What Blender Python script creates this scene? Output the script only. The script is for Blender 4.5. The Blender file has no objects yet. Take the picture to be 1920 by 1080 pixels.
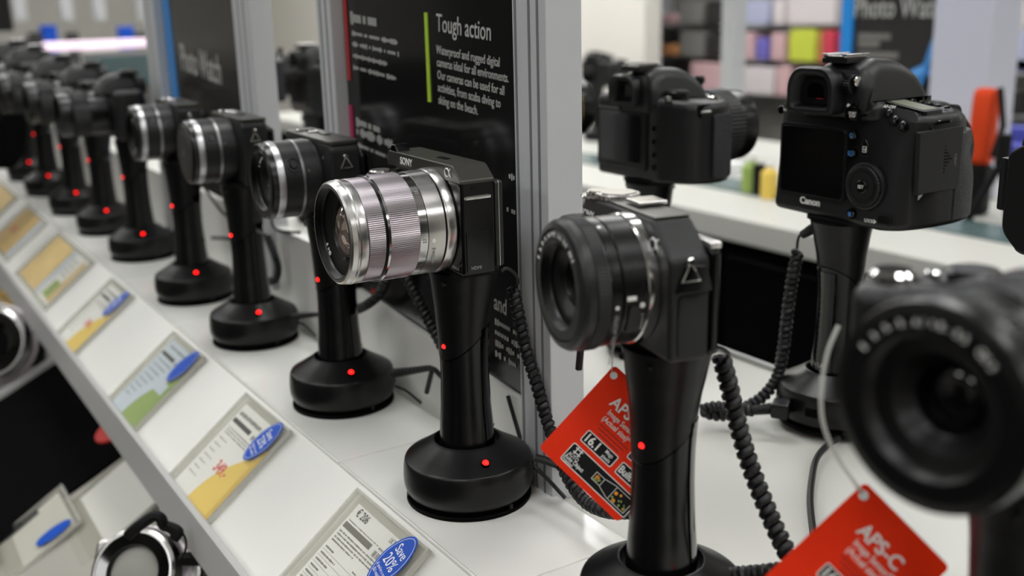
import bpy, bmesh, math, random
from mathutils import Vector, Matrix
from math import sin, cos, pi, radians, sqrt, atan2
random.seed(7)
SC = bpy.context.scene
COL = SC.collection
PI = pi

# ------------------------------------------------------------------ camera
FPX = 2000.0
HCAM = 0.334
def _basis():
    r = Vector((-360-960, -(30-540), -FPX)).normalized()
    a, b = sin(radians(1.4)), -cos(radians(1.4))
    c = -(r.x*a + r.y*b)/r.z
    up = -Vector((a, b, c)).normalized()
    X = r.cross(up)
    return Matrix((X, r, up))          # camera space -> world
RB = _basis()
cam_data = bpy.data.cameras.new('camera'); cam = bpy.data.objects.new('camera', cam_data)
COL.objects.link(cam); SC.camera = cam
M4 = RB.to_4x4(); M4.translation = Vector((0, 0, HCAM)); cam.matrix_world = M4
cam_data.sensor_width = 36; cam_data.lens = FPX/1920*36
cam_data.clip_start = .01; cam_data.clip_end = 60
cam_data.dof.use_dof = True; cam_data.dof.focus_distance = .668
cam_data.dof.aperture_fstop = (cam_data.lens/1000)/.0068
def ray(px, py): return RB @ Vector((px-960, -(py-540), -FPX))
def on_z(px, py, z=0):
    v = ray(px, py); return Vector((0, 0, HCAM)) + v*((z-HCAM)/v.z)
def on_x(px, py, x):
    v = ray(px, py); return Vector((0, 0, HCAM)) + v*(x/v.x)
def on_d(px, py, d): return Vector((0, 0, HCAM)) + ray(px, py)*(d/FPX)

# ------------------------------------------------------------------ materials
def nt(name):
    m = bpy.data.materials.new(name); m.use_nodes = True
    return m, m.node_tree.nodes, m.node_tree.links, m.node_tree.nodes['Principled BSDF']
def srgb(c):
    return tuple(((v/255)/12.92 if v/255 <= .04045 else ((v/255+.055)/1.055)**2.4) for v in c)+(1,)
def mat(name, rgb, rough=.5, metal=0, bump=None, coat=0, spec=.5, emit=None, es=0, trans=0, alpha=1, ior=1.45, vary=0, vscale=20):
    """bump = (scale, strength, distance[, kind])"""
    m, N, L, B = nt(name)
    B.inputs['Base Color'].default_value = srgb(rgb)
    B.inputs['Roughness'].default_value = rough; B.inputs['Metallic'].default_value = metal
    B.inputs['Specular IOR Level'].default_value = spec; B.inputs['IOR'].default_value = ior
    B.inputs['Coat Weight'].default_value = coat; B.inputs['Coat Roughness'].default_value = .06
    B.inputs['Transmission Weight'].default_value = trans; B.inputs['Alpha'].default_value = alpha
    if emit: B.inputs['Emission Color'].default_value = srgb(emit); B.inputs['Emission Strength'].default_value = es
    tc = N.new('ShaderNodeTexCoord')
    nz = N.new('ShaderNodeTexNoise'); nz.inputs['Scale'].default_value = vscale; nz.inputs['Detail'].default_value = 4
    L.new(tc.outputs['Object'], nz.inputs['Vector'])
    if vary:
        mx = N.new('ShaderNodeMix'); mx.data_type = 'RGBA'
        c = srgb(rgb)
        mx.inputs[6].default_value = tuple(v*(1-vary) for v in c[:3])+(1,)
        mx.inputs[7].default_value = tuple(min(1, v*(1+vary)) for v in c[:3])+(1,)
        L.new(nz.outputs['Fac'], mx.inputs[0]); L.new(mx.outputs[2], B.inputs['Base Color'])
    mr = N.new('ShaderNodeMapRange'); mr.inputs[3].default_value = max(0, rough*.88); mr.inputs[4].default_value = min(1, rough*1.12)
    L.new(nz.outputs['Fac'], mr.inputs[0]); L.new(mr.outputs[0], B.inputs['Roughness'])
    if bump:
        kind = bump[3] if len(bump) > 3 else 'noise'
        if kind == 'voronoi':
            t = N.new('ShaderNodeTexVoronoi'); t.inputs['Scale'].default_value = bump[0]; out = t.outputs['Distance']
        elif kind == 'smooth':
            t = N.new('ShaderNodeTexNoise'); t.inputs['Scale'].default_value = bump[0]; t.inputs['Detail'].default_value = 1; out = t.outputs['Fac']
        else:
            t = N.new('ShaderNodeTexNoise'); t.inputs['Scale'].default_value = bump[0]; t.inputs['Detail'].default_value = 6; out = t.outputs['Fac']
        L.new(tc.outputs['Object'], t.inputs['Vector'])
        b = N.new('ShaderNodeBump'); b.inputs['Strength'].default_value = bump[1]; b.inputs['Distance'].default_value = bump[2]
        L.new(out, b.inputs['Height']); L.new(b.outputs[0], B.inputs['Normal'])
    return m
M = {}
M['white'] = mat('white_laminate', (222, 222, 217), .32, bump=(9, .05, .002, 'smooth'), vary=.03, vscale=6)
M['white_gloss'] = mat('white_gloss_panel', (230, 230, 225), .14, bump=(7, .12, .004, 'smooth'), vary=.02)
M['white_edge'] = mat('white_edge', (190, 190, 188), .4)
M['grey_white'] = mat('grey_white_laminate', (198, 198, 191), .42, vary=.03, vscale=8)
M['black_plastic'] = mat('black_plastic', (11, 11, 12), .32, spec=.42, bump=(900, .06, .0003), vary=.15, vscale=60)
M['black_satin'] = mat('black_satin', (9, 9, 10), .25, bump=(700, .04, .0002))
M['black_gloss'] = mat('black_gloss', (3, 3, 4), .05, coat=.4)
M['black_matte'] = mat('black_matte', (8, 8, 9), .6, spec=.25)
M['black_deep'] = mat('black_deep', (2, 2, 2), .6, spec=.08)
M['rubber'] = mat('black_rubber', (17, 17, 19), .45, bump=(500, .1, .0003))
M['leather'] = mat('black_leatherette', (36, 38, 42), .42, bump=(900, .9, .0006, 'voronoi'))
M['body_black'] = mat('camera_black', (28, 28, 29), .40, bump=(1500, .22, .0003), vary=.1, vscale=50)
M['body_gloss'] = mat('camera_gloss_black', (4, 4, 5), .14, coat=.1, spec=.35)
M['top_gun'] = mat('gunmetal_top', (74, 73, 68), .36, metal=.7)
M['silver'] = mat('satin_silver', (212, 210, 208), .25, metal=1)
M['silver_bright'] = mat('bright_silver', (214, 213, 212), .14, metal=1)
M['silver_warm'] = mat('knurled_silver', (192, 184, 190), .30, metal=1)
M['groove'] = mat('dark_groove', (24, 24, 26), .3, metal=.6)
M['chrome'] = mat('chrome', (225, 224, 222), .08, metal=1)
M['lens_black'] = mat('lens_barrel_black', (9, 9, 10), .28)
M['lens_grey'] = mat('lens_barrel_grey', (27, 28, 28), .40)
M['lens_in'] = mat('lens_interior', (7, 7, 8), .35)
M['lens_brown'] = mat('lens_cap_grey', (52, 49, 45), .5)
M['glass'] = mat('front_glass', (5, 4, 6), .03, spec=.6, ior=1.5)
M['ring_silver'] = mat('ring_silver', (178, 178, 180), .34, metal=1)
M['shelf_shaded'] = mat('lower_shelf_shaded', (160, 157, 148), .45, vary=.06, vscale=8)  # lower shelf greyed: the shadow over it is put into the colour
M['glass_reflections'] = mat('front_glass_reflections', (216, 196, 186), .02, metal=.85, bump=(120, .55, .004, 'voronoi'))  # pale faceted metal stands in for bright reflections on the glass
M['screen'] = mat('dark_screen', (9, 8, 9), .09, coat=.5)
M['screen_red'] = mat('screen_red_glow', (80, 6, 10), .2)
M['led'] = mat('red_led', (255, 30, 24), .3, emit=(255, 24, 20), es=5.5)
M['ink_white'] = mat('white_lettering', (236, 236, 232), .5)
M['ink_grey'] = mat('grey_lettering', (150, 150, 148), .5)
M['ink_black'] = mat('black_ink', (46, 46, 46), .6)
M['ink_mid'] = mat('grey_ink', (118, 116, 112), .6)
M['ink_darkgrey'] = mat('dark_grey_block', (108, 106, 100), .6)
M['ink_line'] = mat('table_rule', (120, 120, 118), .6)
M['ink_red'] = mat('red_ink', (216, 92, 80), .6)
M['ink_blue'] = mat('blue_icon', (60, 130, 205), .5)
M['ink_dark_red'] = mat('dark_red_print', (150, 30, 14), .6)
M['paper'] = mat('white_paper', (234, 234, 234), .7)
M['yellow'] = mat('yellow_print', (232, 200, 92), .6, vary=.05, vscale=15)
M['yellow_deep'] = mat('yellow_edge', (222, 182, 48), .5)
M['green_print'] = mat('green_print', (142, 166, 84), .6)
M['pale_blue'] = mat('pale_blue_paper', (196, 208, 224), .6)
M['blue'] = mat('blue_sticker', (22, 78, 182), .4, spec=.2)
M['orange'] = mat('orange_paper', (240, 48, 2), .5, spec=.2)
M['beige_print'] = mat('beige_print', (216, 186, 122), .6, vary=.25, vscale=40)
M['tan_print'] = mat('tan_print', (206, 170, 96), .6, vary=.3, vscale=60)
M['alu'] = mat('aluminium', (196, 198, 200), .36, metal=.1)
M['alu_dark'] = mat('aluminium_groove', (120, 120, 122), .4, metal=.1)
M['smoke'] = mat('smoked_board', (24, 24, 24), .11, spec=.45)
M['smoke_brown'] = mat('smoked_board_brown', (52, 49, 45), .16, spec=.5)
M['lime'] = mat('lime_bar', (170, 204, 60), .4)
M['red_bar'] = mat('red_bar', (176, 48, 50), .4)
M['magenta'] = mat('magenta_bar', (170, 40, 90), .4)
M['blue_bar'] = mat('blue_bar', (60, 134, 204), .4)
M['sky_bar'] = mat('sky_blue_bar', (36, 140, 224), .4)
M['text_board'] = mat('board_lettering', (176, 176, 172), .5)
M['cream'] = mat('cream_wall', (244, 240, 230), .8, vary=.02, vscale=2)
M['grey_wall'] = mat('grey_wall', (176, 174, 166), .8, vary=.03, vscale=2)
M['floor'] = mat('floor_dark', (40, 38, 38), .5, vary=.1, vscale=3)
M['ceiling'] = mat('ceiling_tile', (200, 198, 192), .8)
M['lamp'] = mat('lamp_panel', (255, 253, 250), .5, emit=(253, 253, 252), es=16)
M['led_strip'] = mat('led_strip', (255, 235, 250), .5, emit=(255, 226, 246), es=1.05)
M['darkred'] = mat('dark_red_panel', (20, 5, 7), .45, spec=.15)
M['cloth_black'] = mat('black_cloth', (6, 6, 7), .9, spec=.05)
M['red'] = mat('red_disc', (196, 40, 34), .5)
M['teal'] = mat('teal_glass_edge', (84, 104, 104), .25)
M['skin_beige'] = mat('beige_plastic', (214, 196, 178), .5)
M['navy'] = mat('navy_plastic', (16, 26, 54), .4)
def acrylic(name='clear_acrylic', tint=(1, 1, 1), edge=.25):
    m, N, L, B = nt(name)
    N.remove(B)
    tr = N.new('ShaderNodeBsdfTransparent'); tr.inputs[0].default_value = tint+(1,)
    gl = N.new('ShaderNodeBsdfGlossy'); gl.inputs['Roughness'].default_value = .05
    df = N.new('ShaderNodeBsdfDiffuse'); df.inputs[0].default_value = (.75, .74, .7, 1)
    lw = N.new('ShaderNodeFresnel'); lw.inputs[0].default_value = 1.4
    a = N.new('ShaderNodeMixShader'); a.inputs[0].default_value = edge
    b = N.new('ShaderNodeMixShader')
    L.new(tr.outputs[0], a.inputs[1]); L.new(df.outputs[0], a.inputs[2])
    geo = N.new('ShaderNodeNewGeometry'); mm = N.new('ShaderNodeMath'); mm.operation = 'SUBTRACT'; mm.inputs[0].default_value = 1
    m2 = N.new('ShaderNodeMath'); m2.operation = 'MULTIPLY'; m3 = N.new('ShaderNodeMath'); m3.operation = 'MULTIPLY'; m3.inputs[1].default_value = .32
    L.new(geo.outputs['Backfacing'], mm.inputs[1]); L.new(mm.outputs[0], m2.inputs[0]); L.new(lw.outputs[0], m2.inputs[1]); L.new(m2.outputs[0], m3.inputs[0])
    L.new(m3.outputs[0], b.inputs[0]); L.new(a.outputs[0], b.inputs[1]); L.new(gl.outputs[0], b.inputs[2])
    L.new(b.outputs[0], N['Material Output'].inputs[0])
    return m
M['acrylic'] = acrylic('clear_acrylic', (.97, .97, .95), .05)
M['acrylic_edge'] = acrylic('acrylic_edge', (.95, .95, .94), .38)
M['acrylic_grey'] = acrylic('acrylic_film', (.95, .95, .94), .2)

# ------------------------------------------------------------------ mesh builder
def T(x=0, y=0, z=0): return Matrix.Translation((x, y, z))
def RX(a): return Matrix.Rotation(a, 4, 'X')
def RY(a): return Matrix.Rotation(a, 4, 'Y')
def RZ(a): return Matrix.Rotation(a, 4, 'Z')
def frame(o, x, y):
    """matrix with origin o, local x along x, local y along y"""
    x = Vector(x).normalized(); y = Vector(y); y = (y - x*y.dot(x)).normalized(); z = x.cross(y)
    m = Matrix((x, y, z)).transposed().to_4x4(); m.translation = Vector(o); return m
FRONT = lambda x, y, z: frame((x, y, z), (-1, 0, 0), (0, 0, 1))    # plane facing local +Y
BACK = lambda x, y, z: frame((x, y, z), (1, 0, 0), (0, 0, 1))      # plane facing local -Y
def rrect(w, h, r, cx=0, cy=0, n=5):
    pts = []
    for k, (sx, sy) in enumerate(((1, 1), (-1, 1), (-1, -1), (1, -1))):
        for i in range(n+1):
            a = k*PI/2 + i/n*PI/2
            pts.append((cx+sx*(w/2-r)+r*cos(a), cy+sy*(h/2-r)+r*sin(a)))
    return pts
def rpoly(pts, rad, n=4):
    """round the corners of a ccw polygon; rad number or list"""
    out = []; N = len(pts)
    for i in range(N):
        p = Vector(pts[i]); a = Vector(pts[i-1]); b = Vector(pts[(i+1) % N])
        r = rad[i] if isinstance(rad, (list, tuple)) else rad
        d1 = (a-p); d2 = (b-p)
        k = min(r, d1.length*.49, d2.length*.49)
        p1 = p+d1.normalized()*k; p2 = p+d2.normalized()*k
        for j in range(n+1):
            t = j/n; q = p1*(1-t)**2 + p*2*t*(1-t) + p2*t*t
            out.append((q.x, q.y))
    return out
def inset(pts, d):
    N = len(pts); out = []
    for i in range(N):
        p = Vector(pts[i]); a = Vector(pts[i-1]); b = Vector(pts[(i+1) % N])
        e1 = (p-a); e2 = (b-p)
        if e1.length < 1e-9: e1 = e2
        if e2.length < 1e-9: e2 = e1
        n1 = Vector((-e1.y, e1.x)).normalized(); n2 = Vector((-e2.y, e2.x)).normalized()
        n = n1+n2
        n = n.normalized() if n.length > 1e-6 else n1
        c = max(.45, n.dot(n1))
        out.append(tuple(p+n*(d/c)))
    return out
class MB:
    def __init__(s): s.bm = bmesh.new()
    def face(s, vs):
        try: return s.bm.faces.new(vs)
        except ValueError: return None
    def rings(s, rings, cap0=True, cap1=True, closed=True, loop=False):
        vr = [[s.bm.verts.new(p) for p in r] for r in rings]
        n = len(vr[0])
        rng = range(len(vr)) if loop else range(len(vr)-1)
        for i in rng:
            a, b = vr[i], vr[(i+1) % len(vr)]
            for j in range(n if closed else n-1):
                k = (j+1) % n
                s.face((a[j], a[k], b[k], b[j]))
        if cap0 and not loop: s.face(vr[0][::-1])
        if cap1 and not loop: s.face(vr[-1])
        return s
    def prism(s, pts, w0, w1, bev=0, m=Matrix(), bev0=None, steps=3, fn=None):
        """extrude a ccw outline (u,v) along w, rims rounded by bev"""
        b0 = bev if bev0 is None else bev0
        secs = []
        if b0 > 0:
            for i in range(steps):
                a = i/steps*PI/2; secs.append((inset(pts, b0*(1-sin(a))), w0+b0*(1-cos(a))))
        secs.append((pts, w0+b0)); secs.append((pts, w1-bev))
        if bev > 0:
            for i in range(steps-1, -1, -1):
                a = i/steps*PI/2; secs.append((inset(pts, bev*(1-sin(a))), w1-bev*(1-cos(a))))
        R = []
        for o, w in secs:
            r = []
            for u, v in o:
                p = Vector((u, v, w))
                if fn: p = Vector(fn(*p))
                r.append(m @ p)
            R.append(r)
        return s.rings(R)
    def box(s, c, d, bev=0, m=Matrix()):
        c = Vector(c)
        r = rrect(d[0], d[1], min(bev, d[0]*.49, d[1]*.49), n=2) if bev > 0 else [(d[0]/2, d[1]/2), (-d[0]/2, d[1]/2), (-d[0]/2, -d[1]/2), (d[0]/2, -d[1]/2)]
        return s.prism(r, -d[2]/2, d[2]/2, min(bev, d[2]*.49) if bev > 0 else 0, m @ T(*c), steps=2)
    def lathe(s, prof, m=Matrix(), seg=48, loop=False):
        """profile (r, h) round local z"""
        R = []
        for r, h in prof:
            r = max(r, 1e-5)
            R.append([m @ Vector((r*cos(2*PI*i/seg), r*sin(2*PI*i/seg), h)) for i in range(seg)])
        return s.rings(R, cap0=prof[0][0] < 1e-4 or not loop, cap1=prof[-1][0] < 1e-4 or not loop, loop=loop)
    def cyl(s, r, h0, h1, m=Matrix(), seg=24, bev=0):
        b = min(bev, r*.5)
        if b > 0: pr = [(r-b, h0), (r, h0+b), (r, h1-b), (r-b, h1)]
        else: pr = [(r, h0), (r, h1)]
        return s.lathe(pr, m, seg)
    def tube(s, pts, r, seg=8, closed=False, flat=1):
        pts = [Vector(p) for p in pts]; n = len(pts); R = []
        up = Vector((0, 0, 1)); prev = None
        for i in range(n):
            if closed: t = pts[(i+1) % n]-pts[i-1]
            else: t = pts[min(i+1, n-1)]-pts[max(i-1, 0)]
            t.normalize()
            if prev is None:
                a = t.orthogonal().normalized()
            else:
                a = prev - t*prev.dot(t)
                a = a.normalized() if a.length > 1e-6 else t.orthogonal().normalized()
            prev = a; b = t.cross(a)
            rr = r[i] if isinstance(r, (list, tuple)) else r
            R.append([pts[i]+a*rr*cos(2*PI*j/seg)+b*rr*flat*sin(2*PI*j/seg) for j in range(seg)])
        return s.rings(R, loop=closed)
    def ringprism(s, outer, inner, w0, w1, m=Matrix()):
        """hollow frame; outlines of equal count"""
        return s.rings([[m @ Vector((u, v, w)) for u, v in o] for o, w in ((outer, w0), (outer, w1), (inner, w1), (inner, w0))], loop=True)
    def quad(s, pts, th=0):
        vs = [Vector(p) for p in pts]
        if th:
            n = (vs[1]-vs[0]).cross(vs[2]-vs[0]).normalized()*th
            return s.rings([[v for v in vs], [v+n for v in vs]])
        s.face([s.bm.verts.new(v) for v in vs]); return s
    def build(s, name, material, parent=None, smooth=True, ang=34):
        bm = s.bm
        bmesh.ops.recalc_face_normals(bm, faces=bm.faces)
        if smooth:
            for f in bm.faces: f.smooth = True
            for e in bm.edges:
                if len(e.link_faces) != 2 or e.calc_face_angle(0) > radians(ang): e.smooth = False
        me = bpy.data.meshes.new(name); bm.to_mesh(me); bm.free()
        me.materials.append(M[material] if isinstance(material, str) else material)
        o = bpy.data.objects.new(name, me); COL.objects.link(o)
        if parent: o.parent = parent
        if smooth:
            wn = o.modifiers.new('normals', 'WEIGHTED_NORMAL'); wn.keep_sharp = True; wn.weight = 80
        return o
def part(name, material, parent, fn, *a, **k):
    b = MB(); getattr(b, fn)(*a, **k); return b.build(name, material, parent)
def text(name, s, size, m, material, parent=None, sx=1, bold=0, align='LEFT', depth=.00012, line=1):
    cu = bpy.data.curves.new(name, 'FONT'); cu.body = s; cu.size = size; cu.align_x = align
    cu.extrude = depth; cu.offset = bold*size; cu.resolution_u = 3; cu.space_line = line
    o = bpy.data.objects.new(name, cu); COL.objects.link(o)
    me = bpy.data.meshes.new_from_object(o.evaluated_get(bpy.context.evaluated_depsgraph_get()))
    bpy.data.objects.remove(o); bpy.data.curves.remove(cu)
    me.transform(m @ Matrix.Diagonal((sx, 1, 1, 1)))
    me.materials.clear(); me.materials.append(M[material])
    me.name = name
    o = bpy.data.objects.new(name, me); COL.objects.link(o)
    if parent: o.parent = parent
    return o
def tag(o, label=None, cat=None, group=None, kind=None):
    if label: o['label'] = label
    if cat: o['category'] = cat
    if group: o['group'] = group
    if kind: o['kind'] = kind
    return o
def empty(name, loc=(0, 0, 0), rz=0, label=None, cat=None, group=None):
    o = bpy.data.objects.new(name, None); COL.objects.link(o); o.empty_display_size = .02
    o.location = loc; o.rotation_euler = (0, 0, rz)
    return tag(o, label, cat, group)
def copy_tree(o, parent=None):
    c = o.copy(); COL.objects.link(c); c.parent = parent
    for ch in [x for x in bpy.data.objects if x.parent == o]: copy_tree(ch, c)
    return c
def struct(name, mb, m): return tag(mb.build(name, m, smooth=False), kind='structure')

# ------------------------------------------------------------------ smooth paths
def spline(pts, n=12):
    pts = [Vector(p) for p in pts]; out = []
    P = [pts[0]*2-pts[1]]+pts+[pts[-1]*2-pts[-2]]
    for i in range(1, len(P)-2):
        for j in range(n):
            t = j/n
            out.append(.5*((2*P[i])+(P[i+1]-P[i-1])*t+(2*P[i-1]-5*P[i]+4*P[i+1]-P[i+2])*t*t+(-P[i-1]+3*P[i]-3*P[i+1]+P[i+2])*t**3))
    out.append(pts[-1]); return out
def resample(pts, step):
    out = [pts[0]]; acc = 0
    for i in range(1, len(pts)):
        a, b = pts[i-1], pts[i]; d = (b-a).length
        if d < 1e-9: continue
        while acc+d >= step:
            a = a+(b-a)*((step-acc)/d); d = (b-a).length; acc = 0; out.append(a.copy())
            if d < 1e-9: break
        acc += d
    return out
def helix(pts, R=.0034, w=.0023, pitch=.0047, per=12):
    """coil of wire wound round a smooth path"""
    base = resample(spline(pts, 24), pitch/per); out = []; a = None
    for i, p in enumerate(base):
        t = (base[min(i+1, len(base)-1)]-base[max(i-1, 0)]).normalized()
        a = t.orthogonal().normalized() if a is None else (a-t*a.dot(t)).normalized()
        b = t.cross(a); th = 2*PI*i/per
        out.append(p+(a*cos(th)+b*sin(th))*R)
    return out
# ================================================================== display stand
def make_stand():
    r = empty('display_stand')
    part('foot_disc', 'black_deep', r, 'lathe', [(0, 0), (.0432, 0), (.0436, .0006), (.0436, .0024), (.043, .003), (.0395, .003), (.0395, .0065), (0, .0065)], Matrix(), 64)
    part('base', 'black_plastic', r, 'lathe', [(0, .006), (.0405, .006), (.0423, .0064), (.0438, .009), (.0449, .013), (.0451, .018), (.0446, .0255), (.0439, .0290), (.0434, .0303), (.0424, .0312),
        (.0370, .0343), (.0310, .0380), (.0250, .0420), (.0238, .0429), (.0230, .0430), (.0224, .0426), (.0222, .040), (.0222, .036), (0, .036)], Matrix(), 72)
    base = r.children[-1] if r.children else None
    for a in (-1.9, -2.9, .3, 1.2):
        part('foot_clip', 'black_plastic', r, 'box', (.0415*cos(a), .0415*sin(a), .0045), (.003, .003, .004), .0008)
    def prof(z):
        ks = [(.036, .0196), (.05, .0186), (.07, .0172), (.09, .0165), (.105, .0166), (.12, .0174), (.135, .0190), (.15, .0214), (.163, .0240)]
        for (a, ra), (b, rb) in zip(ks, ks[1:]):
            if z <= b:
                t = max(0, (z-a)/(b-a)); t = t*t*(3-2*t)*.4+t*.6; return ra+(rb-ra)*t
        return ks[-1][1]
    def sect(z, tilt, grow=0, n=56):
        out = []
        for i in range(n):
            a = 2*PI*i/n; zz = z - tilt*sin(a); q = prof(zz)+grow
            out.append(Vector((q*.98*cos(a), q*(1.0 if sin(a) > 0 else .94)*sin(a) - (.0025 if zz > .12 else 0)*(zz-.12)/.043, zz)))
        return out
    b = MB(); b.rings([sect(.036+i*(.1145-.036)/18, .0135*i/18) for i in range(19)]); b.build('pole', 'black_satin', r)
    b = MB(); b.rings([sect(.1156+i*(.163-.1156)/12, .0135*(1-i/12), .0003) for i in range(13)]); b.build('pole_head', 'black_plastic', r)
    b = MB(); b.rings([sect(.1146+i*.0010/2, .0135, -.0008) for i in range(3)]); b.build('seam', 'black_deep', r)
    # glossy strip down the rear of the pole
    R = []
    for i in range(17):
        z = .040+i*(.124-.040)/16; q = prof(z); sec = []
        for a in [(-112+d) for d in (-54, -51, -34, -17, 0, 17, 34, 51, 54)]:
            g = .0011 if abs(a+112) < 53 else -.0006
            sec.append(Vector(((q+g)*.98*cos(radians(a)), (q+g)*.94*sin(radians(a)), z)))
        for a in (-70, -112, -154): sec.append(Vector(((q-.003)*cos(radians(a)), (q-.003)*.94*sin(radians(a)), z)))
        R.append(sec)
    b = MB(); b.rings(R); b.build('glossy_strip', 'black_gloss', r)
    text('lettering', 'VUE', .0052, T(0, -.0186, .047) @ FR(0), 'ink_grey', r, sx=1.3, align='CENTER')
    b = MB(); b.prism(rrect(.052, .032, .006), .1625, .1665, .001); b.build('mounting_plate', 'black_matte', r)
    for s in (-1, 1):
        part('screw', 'groove', r, 'cyl', .0016, -.0012, .0005, T(s*.011, .0188, .157) @ RX(-PI/2), 12)
    a = radians(172)
    led = MB().lathe([(1e-5, .0022), (.0013, .0018), (.0021, .0008), (.0024, -.001)], T(.0345*cos(a), .0345*sin(a), .0372) @ RZ(a) @ RY(.45), 20)
    led.build('base_light', 'led', r)
    part('light_bezel', 'black_deep', r, 'lathe', [(.0024, -.001), (.0024, .0007), (.003, .0007), (.003, -.001)], T(.0345*cos(a), .0345*sin(a), .0370) @ RZ(a) @ RY(.45), 20, True)
    MB().lathe([(1e-5, .0018), (.0012, .0014), (.0019, .0002), (.0019, -.001)], T(-.0035, .0163, .1125) @ RX(-PI/2) @ RY(-.2), 16).build('pole_light', 'led', r)
    # cable sockets at the side of the base
    for (a, w) in ((-70, .011), (-112, .007)):
        aa = radians(a)
        part('socket', 'black_deep', r, 'box', (.0437*cos(aa), .0437*sin(aa), .019), (.006, w, .007), .0012) if False else \
        MB().box((0, 0, 0), (.005, w, .0075), .001, T(.0432*cos(aa), .0432*sin(aa), .0185) @ RZ(aa)).build('socket', 'black_deep', r)
    by = {}
    for ch in [o for o in bpy.data.objects if o.parent == r]: by.setdefault(ch.name.split('.')[0], []).append(ch)
    for kid, par in (('base_light', 'base'), ('light_bezel', 'base'), ('socket', 'base'), ('foot_clip', 'foot_disc'), ('glossy_strip', 'pole'), ('lettering', 'pole'), ('pole_light', 'pole_head'), ('screw', 'mounting_plate')):
        for o in by.get(kid, []): o.parent = by[par][0]
    return r
FR = lambda a: Matrix(((1, 0, 0, 0), (0, 0, -1, 0), (0, 1, 0, 0), (0, 0, 0, 1)))   # xy plane -> xz plane facing -Y

# ================================================================== lenses (axis +Y)
def AX(y, zc, x=0): return T(x, y, zc) @ RX(-PI/2)      # local z -> +Y
def knurl(mb, r, y0, y1, zc, n=160, d=.00035, x=0, hollow=None):
    hollow = r > .02 if hollow is None else hollow
    R = []
    for h, g in ((y0, -.0004), (y0+.0003, 0), (y1-.0003, 0), (y1, -.0004)):
        ring = []
        for i in range(n*2):
            a = 2*PI*i/(n*2); q = r+g+(d if i % 2 else 0)
            ring.append(Vector((x+q*cos(a), h, zc+q*sin(a))))
        R.append(ring)
    if hollow:
        for h in (y1, y0): R.append([Vector((x+(r-.003)*cos(2*PI*i/(n*2)), h, zc+(r-.003)*sin(2*PI*i/(n*2)))) for i in range(n*2)])
        return mb.rings(R, loop=True)
    return mb.rings(R)
def ring(parent, name, material, prof, y, zc, seg=96, x=0):
    """hollow or solid band: prof = (r, dy)"""
    return MB().lathe(prof, AX(y, zc, x), seg, min(p[0] for p in prof) > 1e-4).build(name, material, parent, ang=28)
def front(parent, y, zc, r, ri, rg, depth, rim='groove', letter=None, glass='glass', inner='lens_in', x=0):
    """front rim, stepped inner barrel and glass; y = front plane"""
    w = (r-ri)
    MB().lathe([(ri, -.004), (ri, -.0003), (ri+.0004, 0), (r-.0012, 0), (r, -.0012), (r, -.004)], AX(y, zc, x), 96, True).build('front_rim', rim, parent)
    st = [(ri, -.0005)]
    for k in range(4): st += [(ri-.0003-k*.0001, -.0008-k*.0009), (ri+.0001-k*.0001, -.0012-k*.0009)]
    st += [(ri-.0012, -.0052), (ri-.0035, -.0058), (rg+(ri-rg)*.45, -.0066), (rg+.0016, -depth*.75), (rg+.0010, -depth*.78), (rg, -depth), (rg, -depth-.002), (ri, -depth-.002)]
    MB().lathe(st, AX(y, zc, x), 96, True).build('inner_barrel', inner, parent)
    dome = [(rg*sin(t), -depth-.0005+rg*.42*(cos(t)-cos(1.35))) for t in [1.35*(1-i/10) for i in range(11)]]
    MB().lathe([(q, h) for q, h in dome], AX(y, zc, x), 64).build('front_element', glass, parent)
    if letter:
        s, a0, size = letter[:3]
        rr = (ri+rg)/2+.0008; yy = -.0052
        if len(letter) > 3: rr = letter[3]; yy = .0001
        for i, ch in enumerate(s):
            if ch == ' ': continue
            a = a0+i*size*.78/rr
            # reading order clockwise seen from the front
            p = Vector((x-rr*sin(a), y+yy, zc+rr*cos(a)))
            m = frame(p, (-cos(a), 0, -sin(a)), (-sin(a), 0, cos(a)))
            text('lettering', ch, size, m, 'ink_white', parent, depth=.0003)

# ================================================================== silver zoom compact system camera
def strap_lug(parent, x, y, z, s=1):
    """triangular ring hanging on the side plate"""
    MB().tube([(x, y, z+.006), (x-.001, y+.0045, z-.003), (x-.001, y-.0045, z-.003)], .0009, 8, True).build('strap_ring', 'chrome', parent)
    MB().cyl(.002, 0, .002, T(x+.0008, y, z+.006) @ RY(-PI/2), 16, .0004).build('strap_lug', 'chrome', parent)

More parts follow.
